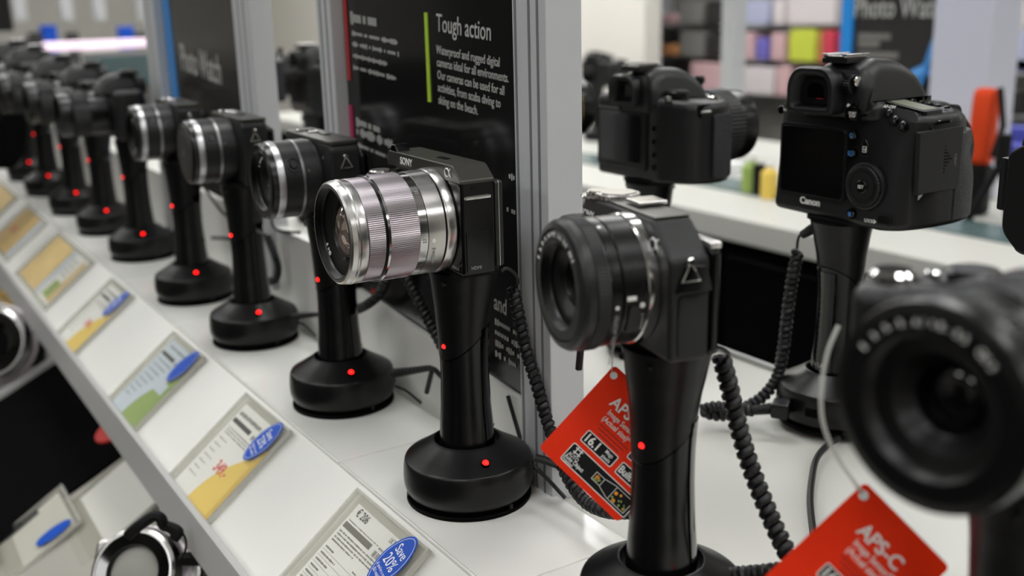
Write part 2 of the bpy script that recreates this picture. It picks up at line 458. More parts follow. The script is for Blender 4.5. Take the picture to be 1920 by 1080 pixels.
def alpha_mark(r, x, y, z, s):
    pts = []
    for i in range(25):
        t = i/24; a = -.75-t*(2*PI-1.5)
        pts.append(Vector((x-s*(.95*cos(a)-.15)*1.0, y, z+s*.85*sin(a))))
    pts = [Vector((x-s*1.35, y, z+s*.95))]+pts+[Vector((x-s*1.45, y, z-s*.85))]
    MB().tube(pts, s*.16, 6, flat=1).build('alpha_mark', 'ink_white', r)
def silver_camera():
    r = empty('mirrorless_camera')
    z1 = .069
    o = rpoly([(-.039, 0), (.068, 0), (.0685, .060), (-.039, .060)], [.003, .003, .001, .001])
    MB().prism([(u, v) for u, v in o], -.011, .0127, .0018, FR(0)).build('body', 'body_gloss', r)
    o = rpoly([(-.0392, .0585), (.0687, .0585), (.0687, .0655), (.0660, z1), (-.0285, z1), (-.0392, .0605)], [.0005, .001, .002, .002, .002, .001])
    MB().prism(o, -.0113, .0129, .0009, FR(0)).build('top_cover', 'top_gun', r)
    # grip at the far end
    g = rpoly([(.036, .008), (.072, .008), (.0735, .022), (.066, .031), (.052, .030), (.042, .018)], .005)
    MB().prism(g, .001, .0490, .003).build('grip', 'rubber', r)
    g = rpoly([(.036, .008), (.073, .008), (.074, .022), (.066, .0305), (.05, .0295), (.041, .017)], .005)
    MB().prism(g, .0492, .0545, .002).build('grip_top', 'top_gun', r)
    MB().prism(rrect(.088, .055, .002), .0127, .0185, .0008, T(.005, 0, .031) @ FR(0)).build('rear_screen', 'body_black', r)
    MB().prism(rrect(.0885, .0555, .002), .0152, .0156, 0, T(.005, 0, .031) @ FR(0)).build('screen_trim', 'silver', r)
    MB().prism(rrect(.016, .0255, .001), 0, .0005, .0002, T(-.0391, .0005, .0155) @ RZ(-PI/2) @ FR(0)).build('port_door', 'body_gloss', r)
    MB().tube([(-.0402, -.0085, .0498), (-.0402, .0085, .0498)], .0012, 10).build('strap_bar', 'silver_bright', r)
    for y in (-.0085, .0085): MB().cyl(.0010, 0, .003, T(-.0402, y, .0498) @ RY(PI/2), 10).build('bar_post', 'silver_bright', r)
    MB().cyl(.0016, 0, .0004, T(-.0391, .002, .0555) @ RY(-PI/2), 14).build('screw', 'groove', r)
    # shutter lever, speaker slots, accessory shoe cover
    MB().prism(rpoly([(0, 0), (.012, 0), (.010, .0045), (.004, .0052)], .001), -.005, .005, .001, T(.052, .006, .0685) @ FR(0)).build('shutter_lever', 'body_gloss', r)
    MB().cyl(.0075, 0, .0028, T(.060, .021, .0543), 32, .001).build('power_dial', 'silver', r)
    MB().box((.004, 0, z1+.0002), (.012, .004, .0006), .0002).build('accessory_slot', 'black_deep', r)
    for x in (-.006, .014): MB().cyl(.0009, 0, .0005, T(x, .0114, .0612) @ RX(-PI/2), 12).build('microphone_hole', 'black_deep', r)
    text('lettering', 'SONY', .0070, FRONT(.047, .01145, .0615), 'ink_white', r, sx=1.0, bold=.02)
    alpha_mark(r, -.0225, .01145, .0640, .0030)
    text('lettering', 'HDMI', .0030, frame((-.0398, .006, .0042), (0, -1, 0), (0, 0, 1)), 'ink_grey', r)
    text('lettering', 'NEX-5', .0032, FRONT(-.024, .0112, .003), 'ink_grey', r)
    zc = .0305
    y = .0112
    r = ring(r, 'lens', 'silver', [(.030, 0), (.0330, 0), (.0334, .0004), (.0332, .0118), (.0328, .012), (.03, .012)], y+.0079, zc)
    ring(r, 'mount_ring', 'silver', [(.030, 0), (.0338, 0), (.0342, .0008), (.0340, .005), (.0332, .0068), (.03, .0068)], y, zc)
    ring(r, 'groove_ring', 'groove', [(.03, 0), (.0326, 0), (.0326, .0014), (.03, .0014)], y+.0066, zc)
    ring(r, 'groove_ring', 'groove', [(.03, 0), (.0328, 0), (.0328, .0005), (.03, .0005)], y+.0198, zc)
    ring(r, 'scale_ring', 'silver_bright', [(.030, 0), (.0331, 0), (.0331, .0052), (.03, .0052)], y+.0202, zc)
    k = MB(); knurl(k, .0333, y+.0254, y+.0452, zc, 170, .00022); k.build('zoom_ring', 'silver_warm', r)
    ring(r, 'groove_ring', 'silver_bright', [(.03, 0), (.0338, 0), (.0338, .0014), (.03, .0014)], y+.0452, zc)
    ring(r, 'groove_ring', 'groove', [(.03, 0), (.0322, 0), (.0322, .0012), (.03, .0012)], y+.0466, zc)
    k = MB(); knurl(k, .0324, y+.0478, y+.0588, zc, 165, .00022); k.build('focus_ring', 'silver_warm', r)
    ring(r, 'groove_ring', 'groove', [(.03, 0), (.0321, 0), (.0321, .0004), (.03, .0004)], y+.0588, zc)
    ring(r, 'front_barrel', 'silver', [(.0285, 0), (.0324, 0), (.0327, .0022), (.0327, .0045), (.0322, .0052), (.0322, .0062), (.0326, .0068), (.0318, .0096), (.0306, .0108), (.0288, .0108)], y+.0592, zc)
    front(r, y+.0702, zc, .0300, .0283, .0178, .0105, 'groove', ('Ø49', radians(225), .0042), glass='glass_reflections')
    # index marks
    def mark(s, a, yy, size, rr=.0334, rot=0):
        a = radians(a)           # angle from top towards local -X (near side)
        p = Vector((-rr*sin(a), yy, zc+rr*cos(a)))
        xd = Vector((-cos(a), 0, -sin(a))); yd = Vector((0, 1, 0))
        m = frame(p, xd, yd) if rot == 0 else frame(p, -xd, -yd)
        text('lettering', s, size, m, 'ink_white' if s != '55' and s != '35' else 'ink_grey', r, bold=.01)
    mark('35', 42, y+.0215, .0032, .0332); mark('55', 96, y+.0215, .0034, .0332)
    a = radians(100)
    MB().cyl(.0014, 0, .0003, T(-.0332*sin(a), y+.0165, zc+.0332*cos(a)) @ RY(-a), 18).build('index_dot', 'ink_white', r)
    text('lettering', 'E-mount', .0032, frame((-.0334*sin(radians(108)), y+.0150, zc+.0334*cos(radians(108))), (-cos(radians(108)), 0, -sin(radians(108))), (0, 1, 0)), 'ink_grey', r)
    return r.parent

# ================================================================== black pancake-zoom camera
def black_camera():
    r = empty('mirrorless_camera')
    o = rpoly([(-.041, 0), (.058, 0), (.059, .057), (.054, .066), (-.022, .066), (-.041, .050)], [.003, .003, .004, .003, .003, .004])
    MB().prism(o, -.012, .0095, .0025, FR(0)).build('body', 'body_black', r)
    MB().box((.014, .001, .0662), (.072, .019, .0014), .0006).build('top_plate', 'top_gun', r)
    MB().prism(rrect(.080, .053, .004), .0093, .0150, .002, T(-.001, 0, .0275) @ FR(0)).build('rear_screen', 'body_gloss', r)
    MB().prism(rrect(.080, .0035, .0015), .0090, .0152, .0008, T(-.001, 0, .0550) @ FR(0)).build('screen_hinge', 'silver', r)
    g = rpoly([(.034, .008), (.057, .008), (.059, .022), (.054, .029), (.044, .028), (.038, .016)], .005)
    MB().prism(g, .001, .0560, .004).build('grip', 'rubber', r)
    MB().cyl(.010, 0, .0035, T(.036, .001, .066), 40, .0008).build('mode_dial', 'silver_bright', r)
    k = MB(); knurl(k, .0112, 0, .0028, 0, 40, .0005)
    k.bm.transform(T(.036, .001, .066) @ RX(PI/2)); k.build('dial_edge', 'silver', r)
    MB().cyl(.007, 0, .0035, T(.048, .006, .0655), 32, .0008).build('shutter_button', 'silver_bright', r)
    MB().cyl(.010, 0, .0015, T(.048, .006, .0650), 32, .0005).build('power_switch', 'silver_bright', r)
    MB().box((.010, -.002, .0685), (.016, .016, .0020), .0008).build('hot_shoe', 'silver_bright', r)
    strap_lug(r, -.0418, .002, .043)
    MB().prism(rpoly([(-.010, 0), (.010, 0), (.007, .012), (-.004, .014)], .002), 0, .0018, .0006, T(-.0405, .000, .034) @ RZ(-PI/2) @ FR(0)).build('lug_plate', 'body_gloss', r)
    MB().prism(rrect(.016, .030, .002), 0, .0006, .0003, T(-.0409, .0, .018) @ RZ(-PI/2) @ FR(0)).build('port_door', 'body_gloss', r)
    alpha_mark(r, -.0250, .0123, .0550, .0030)
    text('lettering', 'SONY', .0062, FRONT(.058, .0123, .054), 'ink_white', r, bold=.018)
    zc = .033; y = .012
    r = ring(r, 'lens', 'lens_black', [(.028, 0), (.0318, 0), (.0318, .0118), (.0314, .0124), (.028, .0124)], y+.0062, zc)
    ring(r, 'mount_ring', 'silver_bright', [(.028, 0), (.0322, 0), (.0326, .0006), (.0326, .0056), (.0320, .0062), (.028, .0062)], y, zc)
    ring(r, 'groove_ring', 'black_deep', [(.028, 0), (.0308, 0), (.0308, .001), (.028, .001)], y+.0186, zc)
    ring(r, 'scale_ring', 'lens_black', [(.028, 0), (.0318, 0), (.0320, .0004), (.0320, .0048), (.0314, .0052), (.028, .0052)], y+.0196, zc)
    ring(r, 'trim_ring', 'silver_bright', [(.028, 0), (.0316, 0), (.0316, .0005), (.028, .0005)], y+.0248, zc)
    k = MB(); knurl(k, .0326, y+.0253, y+.0322, zc, 120, .0003); k.build('zoom_ring', 'rubber', r)
    ring(r, 'front_barrel', 'lens_grey', [(.026, 0), (.0322, 0), (.0322, .0040), (.0310, .0060), (.0285, .0068), (.0275, .0068)], y+.0322, zc)
    front(r, y+.0390, zc, .0278, .0215, .0110, .012, 'lens_black', ('E 3.5-5.6/PZ 16-50 OSS', radians(-70), .0030, .0240))
    def at(a, rr, yy): a = radians(a); return Vector((-rr*sin(a), yy, zc+rr*cos(a)))
    for a, yy, rad in ((99, y+.0092, .0013), (22, y+.0225, .0010), (99, y+.0222, .0010)):
        p = at(a, .0318, yy)
        MB().cyl(rad, -.0002, .0003, T(*p) @ RY(-radians(a)), 16).build('index_dot', 'ink_white', r)
    MB().box((0, 0, 0), (.0022, .0048, .0006), .0002, T(*at(92, .0321, y+.0150)) @ RY(-radians(92))).build('index_bar', 'ink_white', r)
    MB().prism(rrect(.0055, .015, .001), -.0003, .0012, .0004, T(*at(112, .0316, y+.0135)) @ RY(-radians(112)) @ RZ(PI/2)).build('zoom_slider', 'rubber', r)
    for s, a, yy in (('E-mount', 107, y+.0078), ('OPTICAL STEADYSHOT', 106, y+.0212)):
        t = radians(a); text('lettering', s, .0026, frame(at(a, .0321, yy), (-cos(t), 0, -sin(t)), (0, 1, 0)), 'ink_grey', r)
    return r.parent

# ================================================================== small two-ring camera (three in the middle of the row)
def two_ring_camera(cap=False, silver_top=True):
    r = empty('mirrorless_camera')
    o = rpoly([(-.046, 0), (.058, 0), (.060, .056), (.056, .0615), (-.043, .0615), (-.046, .057)], [.003, .003, .003, .003, .003, .003])
    MB().prism(o, -.009, .016, .0022, FR(0)).build('body', 'body_black', r)
    MB().prism(rrect(.102, .026, .004), .0605, .0640, .001, T(.006, -.0035, 0)).build('top_plate', 'top_gun', r)
    MB().prism(rrect(.080, .050, .006), .0155, .0235, .003, T(-.004, 0, .030) @ FR(0)).build('rear_screen', 'body_gloss', r)
    MB().cyl(.008, 0, .002, T(.040, -.002, .0638), 32, .0006).build('shutter_button', 'silver_bright', r)
    MB().cyl(.005, 0, .0016, T(.022, -.003, .0638), 28, .0005).build('power_button', 'silver', r)
    MB().box((.004, -.006, .0645), (.014, .006, .0012), .0005).build('flash_cover', 'top_gun', r)
    strap_lug(r, -.0470, -.003, .046)
    MB().cyl(.0014, 0, .0004, T(-.030, .0092, .050) @ RX(-PI/2), 12).build('focus_lamp', 'chrome', r)
    zc = .0315; y = .009
    r = ring(r, 'lens', 'lens_grey', [(.026, 0), (.0306, 0), (.0310, .0006), (.0310, .0115), (.026, .0115)], y+.004, zc)
    ring(r, 'mount_ring', 'lens_grey', [(.026, 0), (.0300, 0), (.0304, .001), (.0302, .004), (.026, .004)], y, zc)
    ring(r, 'trim_ring', 'ring_silver', [(.026, 0), (.0312, 0), (.0314, .0004), (.0314, .0022), (.026, .0022)], y+.0155, zc)
    k = MB(); knurl(k, .0308, y+.0177, y+.0318, zc, 110, .00012); k.build('zoom_ring', 'lens_grey', r)
    ring(r, 'trim_ring', 'ring_silver', [(.026, 0), (.0312, 0), (.0314, .0004), (.0312, .0044), (.0306, .0058), (.026, .0058)], y+.0318, zc)
    ring(r, 'front_barrel', 'lens_black', [(.026, 0), (.0310, 0), (.0304, .0042), (.0290, .0056), (.0265, .0056)], y+.0376, zc)
    if cap:
        ring(r, 'lens_cap', 'lens_brown', [(1e-5, .0016), (.020, .0016), (.0205, .0012), (.0262, .0012), (.0268, .0006), (.0268, -.002), (1e-5, -.002)][::-1], y+.0432, zc)
        text('lettering', '1', .010, FRONT(.003, y+.0449, zc-.004), 'ink_grey', r)
    else:
        front(r, y+.0432, zc, .0272, .0235, .0110, .012, 'lens_black', ('1 NIKKOR VR 10-30', radians(-60), .0026))
    a = radians(62)
    p = Vector((-.0308*sin(a), y+.0240, zc+.0308*cos(a)))
    MB().lathe([(1e-5, .0014), (.0026, .0014), (.0032, .0006), (.0034, .0), (.0046, .0), (.0050, .0008), (.0056, .0008), (.0058, -.002)], T(*p) @ RY(-a), 24).build('lock_button', 'lens_black', r)
    for i in range(3):
        a = radians(48+22*i)
        text('lettering', '10', .0022, frame((-.0312*sin(a), y+.0118, zc+.0312*cos(a)), (-cos(a), 0, -sin(a)), (0, 1, 0)), 'ink_grey', r) if i == 1 else None
    return r.parent

# ================================================================== reflex cameras
def pentaprism(r, w=.056, h0=.066, h1=.112, y0=-.026, y1=.040, material='body_black', taper=.30):
    side = rpoly([(y0, h0-.006), (y1+.004, h0-.006), (y1+.003, h0+.006), (y1-.006, h0+(h1-h0)*.62), (y1-.024, h1-.002), (y0+.018, h1), (y0+.004, h1-.006), (y0, h1-.016)],
                 [.001, .001, .012, .014, .016, .004, .004, .006], n=5)
    def fn(u, v, q):
        t = max(0, (v-h0)/(h1-h0)); k = 1-taper*t**1.5
        return (q*k, u, v)
    # outline is in (y,z); extrude along x
    b = MB(); b.prism(side, -w/2, w/2, .010, Matrix(), steps=5, fn=fn); return b.build('pentaprism', material, r)
def eyecup(r, z, y, w=.042, h=.031, x=0):
    m = T(x, y, z) @ FR(0)
    o = rpoly([(-w/2, -h/2), (w/2, -h/2), (w/2, h*.20), (w*.33, h/2), (-w*.33, h/2), (-w/2, h*.20)], [.005, .005, .007, .008, .008, .007], n=4)
    i1 = [(u*.74, v*.70-.0005) for u, v in o]; i0 = [(u*.60, v*.56-.001) for u, v in o]
    R = []
    for pts, ww in ((o, 0), ([(u*1.02, v*1.02) for u, v in o], .006), (o, .0115), ([(u*.95, v*.94) for u, v in o], .0132), ([(u*.82, v*.80) for u, v in o], .0132), (i1, .0115), (i0, .004)):
        R.append([m @ Vector((u, v, ww)) for u, v in pts])
    MB().rings(R, True, False).build('eyecup', 'rubber', r)
    MB().prism([(u*.60, v*.56-.001) for u, v in o], .002, .0045, 0, m).build('eyepiece', 'black_gloss', r)
    MB().ringprism([(u*1.04, v) for u, v in i0], [(u*.62, v*.62) for u, v in i0], .004, .0065, m).build('eyepiece_frame', 'black_matte', r)

def reflex_lens(r, y, zc, R=.034, L=.07, gold=False):
    r = ring(r, 'lens', 'body_black', [(.02, 0), (R*.96, 0), (R*.98, .004), (.02, .004)], y, zc, 64)
    ring(r, 'lens_barrel', 'lens_black', [(.02, 0), (R*.94, 0), (R, .004), (R, L*.38), (.02, L*.38)], y+.004, zc, 64)
    k = MB(); knurl(k, R*1.03, y+.004+L*.38, y+L*.74, zc, 60, .0008); k.build('zoom_ring', 'rubber', r)
    if gold: ring(r, 'gold_band', 'tan_print', [(.02, 0), (R*1.005, 0), (R*1.005, .0012), (.02, .0012)], y+L*.745, zc, 64)
    ring(r, 'front_barrel', 'lens_black', [(.02, 0), (R*.98, 0), (R, L*.1), (R*.97, L*.22), (R*.88, L*.24)], y+L*.76, zc, 64)
    front(r, y+L, zc, R*.9, R*.8, R*.45, .010)

def reflex_rear():
    """large reflex seen from behind: +X is its grip side"""
    r = empty('reflex_camera')
    L_, Rr = -.060, .070
    out = rpoly([(L_, -.012), (-.056, -.0165), (.050, -.0165), (.062, -.012), (Rr+.0005, .006), (Rr+.002, .040), (.064, .066), (.050, .068), (.040, .046), (.034, .030), (-.050, .030), (L_, .020)],
                [.006, .006, .012, .012, .014, .014, .012, .014, .012, .010, .012, .008], n=5)
    def fn(u, v, w):
        # grip waist, sloping top on the grip side and a slightly curved bottom
        if w > .066 and v < .02: v = max(v, -.0165+(w-.066)*.62)
        if u > .03: w = w - max(0, (u-.03)/.04)*.006*(w/.08) * (1 if w > .04 else .6)
        if v > .035:
            k = math.exp(-((w-.052)/.012)**2); v = v-.007*k*min(1, (v-.035)/.02)
            if w > .06: v = v-.65*(w-.06)*min(1, (v-.035)/.02); u = u-.16*(w-.06)*min(1, (v-.02)/.02) if v > .02 and u > .05 else u
        if w < .012 and u > -.03: w = w-.0035*sin(min(1, max(0, (u+.03)/.1))*PI)*(1-w/.012)
        return (u, v, w)
    MB().prism(out, 0, .0885, .0070, Matrix(), bev0=.005, steps=6, fn=fn).build('body', 'body_black', r, ang=50)
    # leather wrapped round the grip, following the body outline
    seg_ = [p for p in out if p[0] > .044 and p[1] > .030]
    N_ = len(seg_); big = inset(out, -.0007); sg = [big[out.index(p)] for p in seg_]
    R_ = []
    for i in range(15):
        w = .004+i*.068/14
        R_.append([Vector(fn(u, v, w)) for u, v in sg]+[Vector(fn(u, v, w)) for u, v in reversed([tuple(Vector(q)*.97) for q in seg_])])
    MB().rings(R_).build('grip_leather', 'leather', r)
    pentaprism(r, .060, .086, .1195, -.0165, .052, 'body_black', .34)
    # shoulder that ties the prism to the top plate
    MB().prism(rpoly([(-.042, -.013), (.036, -.013), (.030, .034), (-.038, .034)], .012), .074, .0895, .006, steps=4).build('prism_shoulder', 'body_black', r)
    # hot shoe
    MB().box((-.003, -.004, .1180), (.024, .026, .004), .001).build('hot_shoe_base', 'body_black', r)
    MB().box((-.003, -.006, .1208), (.0200, .024, .0014), .0004).build('hot_shoe', 'chrome', r)
    for s in (-1, 1): MB().box((-.003+s*.0092, -.005, .1224), (.0052, .025, .0014), .0005).build('hot_shoe_rail', 'chrome', r)
    eyecup(r, .0965, -.0170, .0455, .034, -.014)
    MB().box((-.014, -.0140, .0975), (.034, .014, .026), .004).build('eyepiece_housing', 'black_matte', r)
    MB().box((-.010, -.0222, .0895), (.007, .0012, .002), .0004).build('viewfinder_light', 'red', r)
    k = MB(); knurl(k, .0065, 0, .005, 0, 24, .0006); k.bm.transform(T(.0150, -.018, .1020) @ RZ(-PI/2) @ T(0, -.0025, 0)); k.build('diopter_dial', 'black_plastic', r)
    MB().cyl(.004, 0, .002, T(.0185, -.017, .104) @ RY(PI/2), 18, .0005).build('diopter_cap', 'chrome', r)
    # rear screen
    yb = -.0165
    MB().prism(rrect(.0660, .0560, .004), 0, .0008, .0004, T(-.0195, yb, .0415) @ FR(0)).build('screen_surround', 'black_matte', r)
    MB().prism(rrect(.0620, .0520, .003), .0006, .0012, .0003, T(-.0195, yb, .0415) @ FR(0)).build('screen', 'screen', r)
    MB().prism(rrect(.009, .040, .002), .0011, .00125, 0, T(-.0440, yb, .0385) @ FR(0)).build('screen_reflection_strip', 'screen_red', r) if False else None
    # buttons
    def button(x, z, rad, mt='black_gloss', y=yb, nm='button'):
        m = T(x, y, z) @ FR(0)
        MB().lathe([(rad+.0012, -.001), (rad+.0012, .0003), (rad+.0002, .0003), (rad+.0002, -.001)], m, 28, True).build('button_well', 'black_deep', r)
        return MB().lathe([(rad, -.001), (rad, .0010), (rad*.86, .0016), (rad*.5, .0019), (1e-5, .0020)], m, 28).build(nm, mt, r)
    button(.0178, .0800, .0046, 'black_matte', nm='start_button')
    MB().lathe([(.0072, 0), (.0072, .0016), (.0054, .0016), (.0054, 0)], T(.0178, yb, .0800) @ FR(0), 32, True).build('mode_switch', 'black_satin', r)
    MB().box((.0195, yb-.0018, .0872), (.0042, .0022, .0040), .0012).build('switch_lever', 'black_gloss', r)
    button(.0182, .0650, .0030); button(.0182, .0520, .0030); button(.0208, .0070, .0030)
    MB().prism(rpoly([(-.003, -.0065), (.0035, -.0055), (.0028, .002), (0, .0062), (-.003, .0062)], .0018), 0, .0014, .0005, T(.0305, yb, .0570) @ FR(0)).build('quick_button', 'black_gloss', r)
    text('lettering', 'START\nSTOP', .0026, T(.0178, yb-.0021, .0804) @ FR(0), 'ink_white', r, align='CENTER', sx=.9, bold=.01, line=.85)
    text('lettering', 'Canon', .0074, T(-.0300, yb-.0002, .0080) @ FR(0), 'ink_white', r, sx=1.02, bold=.035)
    text('lettering', 'AF-ON', .0034, T(.0395, yb+.0105, .0855) @ FR(0) @ RX(-.55), 'ink_white', r, align='CENTER', bold=.01)
    text('lettering', 'LOCK►', .0036, T(.0330, yb-.0004, .0030) @ FR(0), 'ink_white', r, sx=.85, bold=.01)
    text('lettering', 'MENU', .0026, T(-.0545, yb-.001, .0780) @ FR(0), 'ink_white', r)
    MB().cyl(.0034, 0, .0012, T(-.053, yb, .0785) @ FR(0), 20, .0004).build('menu_button', 'black_gloss', r)
    # blue icons
    m = T(.0180, yb-.0022, .0654) @ FR(0)
    MB().lathe([(.0014, 0), (.0014, .0002), (.0010, .0002), (.0010, 0)], m, 20, True).build('magnifier_icon', 'ink_blue', r)
    MB().box((.0012, -.0014, .0001), (.0014, .0006, .0003), 0, m @ RZ(-.2)).build('magnifier_handle', 'ink_blue', r)
    m = T(.0182, yb-.0022, .0520) @ FR(0)
    MB().ringprism(rrect(.0042, .0034, .0003), rrect(.0034, .0026, .0002), 0, .0002, m).build('playback_icon', 'ink_blue', r)
    MB().prism([(-.0006, -.0008), (.0009, 0), (-.0006, .0008)], 0, .0002, 0, m).build('playback_arrow', 'ink_blue', r)
    m = T(.0208, yb-.0022, .0068) @ FR(0)
    MB().prism(rpoly([(-.0009, -.0015), (.0009, -.0015), (.0012, .001), (-.0012, .001)], .0002), 0, .0002, 0, m).build('trash_icon', 'ink_blue', r)
    MB().box((0, .0015, .0001), (.0028, .0004, .0002), 0, m).build('trash_lid', 'ink_blue', r)
    m = T(.0302, yb-.0016, .0560) @ FR(0)
    MB().ringprism(rrect(.0036, .0046, .0005), rrect(.0028, .0038, .0003), 0, .0002, m).build('quick_icon', 'ink_white', r)
    text('lettering', 'Q', .0026, m @ T(-.0009, -.0009, 0), 'ink_white', r)
    m = T(.0125, yb-.0006, .0862) @ FR(0)
    MB().prism(rpoly([(-.0015, -.001), (.0015, -.001), (.0015, .0008), (0, .0016), (-.0015, .0008)], .0002), 0, .0002, 0, m).build('camera_icon', 'ink_white', r)
    MB().cyl(.0013, 0, .0003, T(.0118, yb-.0004, .0815) @ FR(0), 16).build('movie_mark', 'red', r)
    # control dial
    m = T(.0310, yb, .0290) @ FR(0)
    MB().lathe([(.0175, -.001), (.0172, .0006), (.0160, .0012), (.0160, -.001)], m, 56, True).build('dial_recess', 'body_black', r)
    k = MB(); R = []
    for h, g in ((0, 0), (.0022, 0), (.0030, -.0010)):
        R.append([m @ Vector(((.0150+g+(.0006 if i % 2 else 0))*cos(2*PI*i/72), (.0150+g+(.0006 if i % 2 else 0))*sin(2*PI*i/72), h)) for i in range(72)])
    k.rings(R); k.build('control_dial', 'rubber', r)
    MB().lathe([(.0118, .0022), (.0116, .0034), (.0108, .0036), (.0100, .0030), (.0062, .0026), (.0056, .0022)], m, 56, True).build('multi_controller', 'black_matte', r)
    MB().lathe([(.0050, .002), (.0050, .0036), (.0042, .0042), (1e-5, .0042)], m, 36).build('set_button', 'black_satin', r)
    text('lettering', 'SET', .0034, m @ T(0, -.0012, .0043), 'ink_white', r, align='CENTER', bold=.012)
    MB().prism(rrect(.011, .006, .0014), 0, .0010, .0004, T(.0505, yb, .0068) @ FR(0)).build('lock_switch', 'black_satin', r)
    # three upper buttons on the sloping shoulder
    for x, z in ((.0395, .0815), (.0468, .0775), (.0550, .0745)):
        MB().lathe([(.0036, -.003), (.0036, .0012), (.0028, .0024), (.0012, .0030), (1e-5, .0031)], T(x, yb-.0002+(z-.066+.003)*.62, z) @ FR(0) @ RX(-.55), 26).build('button', 'black_satin', r)
    # side: card door and leather grip (faces +X)
    sd = T(.0702, .013, .0430) @ RZ(PI/2-.02) @ FR(0)
    MB().prism(rpoly([(-.0225, -.016), (.0225, -.016), (.0225, .0295), (-.0245, .0285)], .0015), -.002, .0018, .0006, sd).build('card_door', 'body_black', r)
    for (u, v) in [(0, y) for y in (-4, -3, -2, -1, 0, 1, 2, 3, 4)]:
        n = 4-abs(v)
        for j in range(max(1, n)):
            MB().cyl(.0005, .0015, .0022, sd @ T(.004+j*.0022, .007+v*.0023, 0), 8).build('texture_dot', 'black_deep', r)
    text('lettering', 'OPEN', .0034, sd @ T(.0170, .001, .0019) @ RZ(PI/2), 'ink_mid', r)
    MB().prism([(-.0022, -.0012), (.0022, .0022), (-.0022, .0022)], .0012, .0018, 0, sd @ T(-.0190, -.0185, 0)).build('door_mark', 'ink_grey', r)
    # strap lug in its recess
    MB().prism(rpoly([(-.012, -.005), (.013, -.005), (.013, .004), (.006, .009), (-.010, .009)], .003), -.001, .0006, .0003, T(.0675, .014, .0755) @ RZ(PI/2) @ FR(0) @ RX(-.55)).build('lug_recess', 'black_matte', r)
    MB().tube([(.0670, .006, .0755), (.0705, .007, .0765), (.0715, .010, .0770), (.0715, .019, .0770), (.0705, .022, .0765), (.0670, .023, .0755)], .0013, 8).build('strap_lug', 'black_gloss', r)
    # top plate: status display and buttons
    MB().prism(rrect(.036, .022, .003), -.002, .0010, .0005, T(.0480, .0100, .0862) @ RY(.15)).build('display_bezel', 'black_satin', r)
    MB().prism(rrect(.029, .0160, .0012), .0009, .0013, .0002, T(.0480, .0100, .0862) @ RY(.15)).build('status_display', 'top_lcd', r)
    for i in range(5):
        MB().lathe([(.0022, 0), (.0022, .0012), (.0014, .0018), (1e-5, .0018)], T(.0360+i*.0062, .0250+i*.0015, .0878-i*.00093), 18).build('top_button', 'black_satin', r)
    k = MB(); knurl(k, .0058, 0, .006, 0, 22, .0006); k.bm.transform(T(.054, .048, .0790) @ RZ(-PI/2) @ T(0, -.003, 0)); k.build('front_dial', 'black_plastic', r)
    MB().prism([(-.0009, -.0014), (.0009, -.0022), (.0009, .0014), (-.0009, .0022)], 0, .0003, 0, T(.0268, .000, .0905) @ RZ(PI/2) @ FR(0) @ RX(-.18)).build('flash_mark', 'ink_white', r)
    reflex_lens(r, .030, .045, .037, .075)
    return r

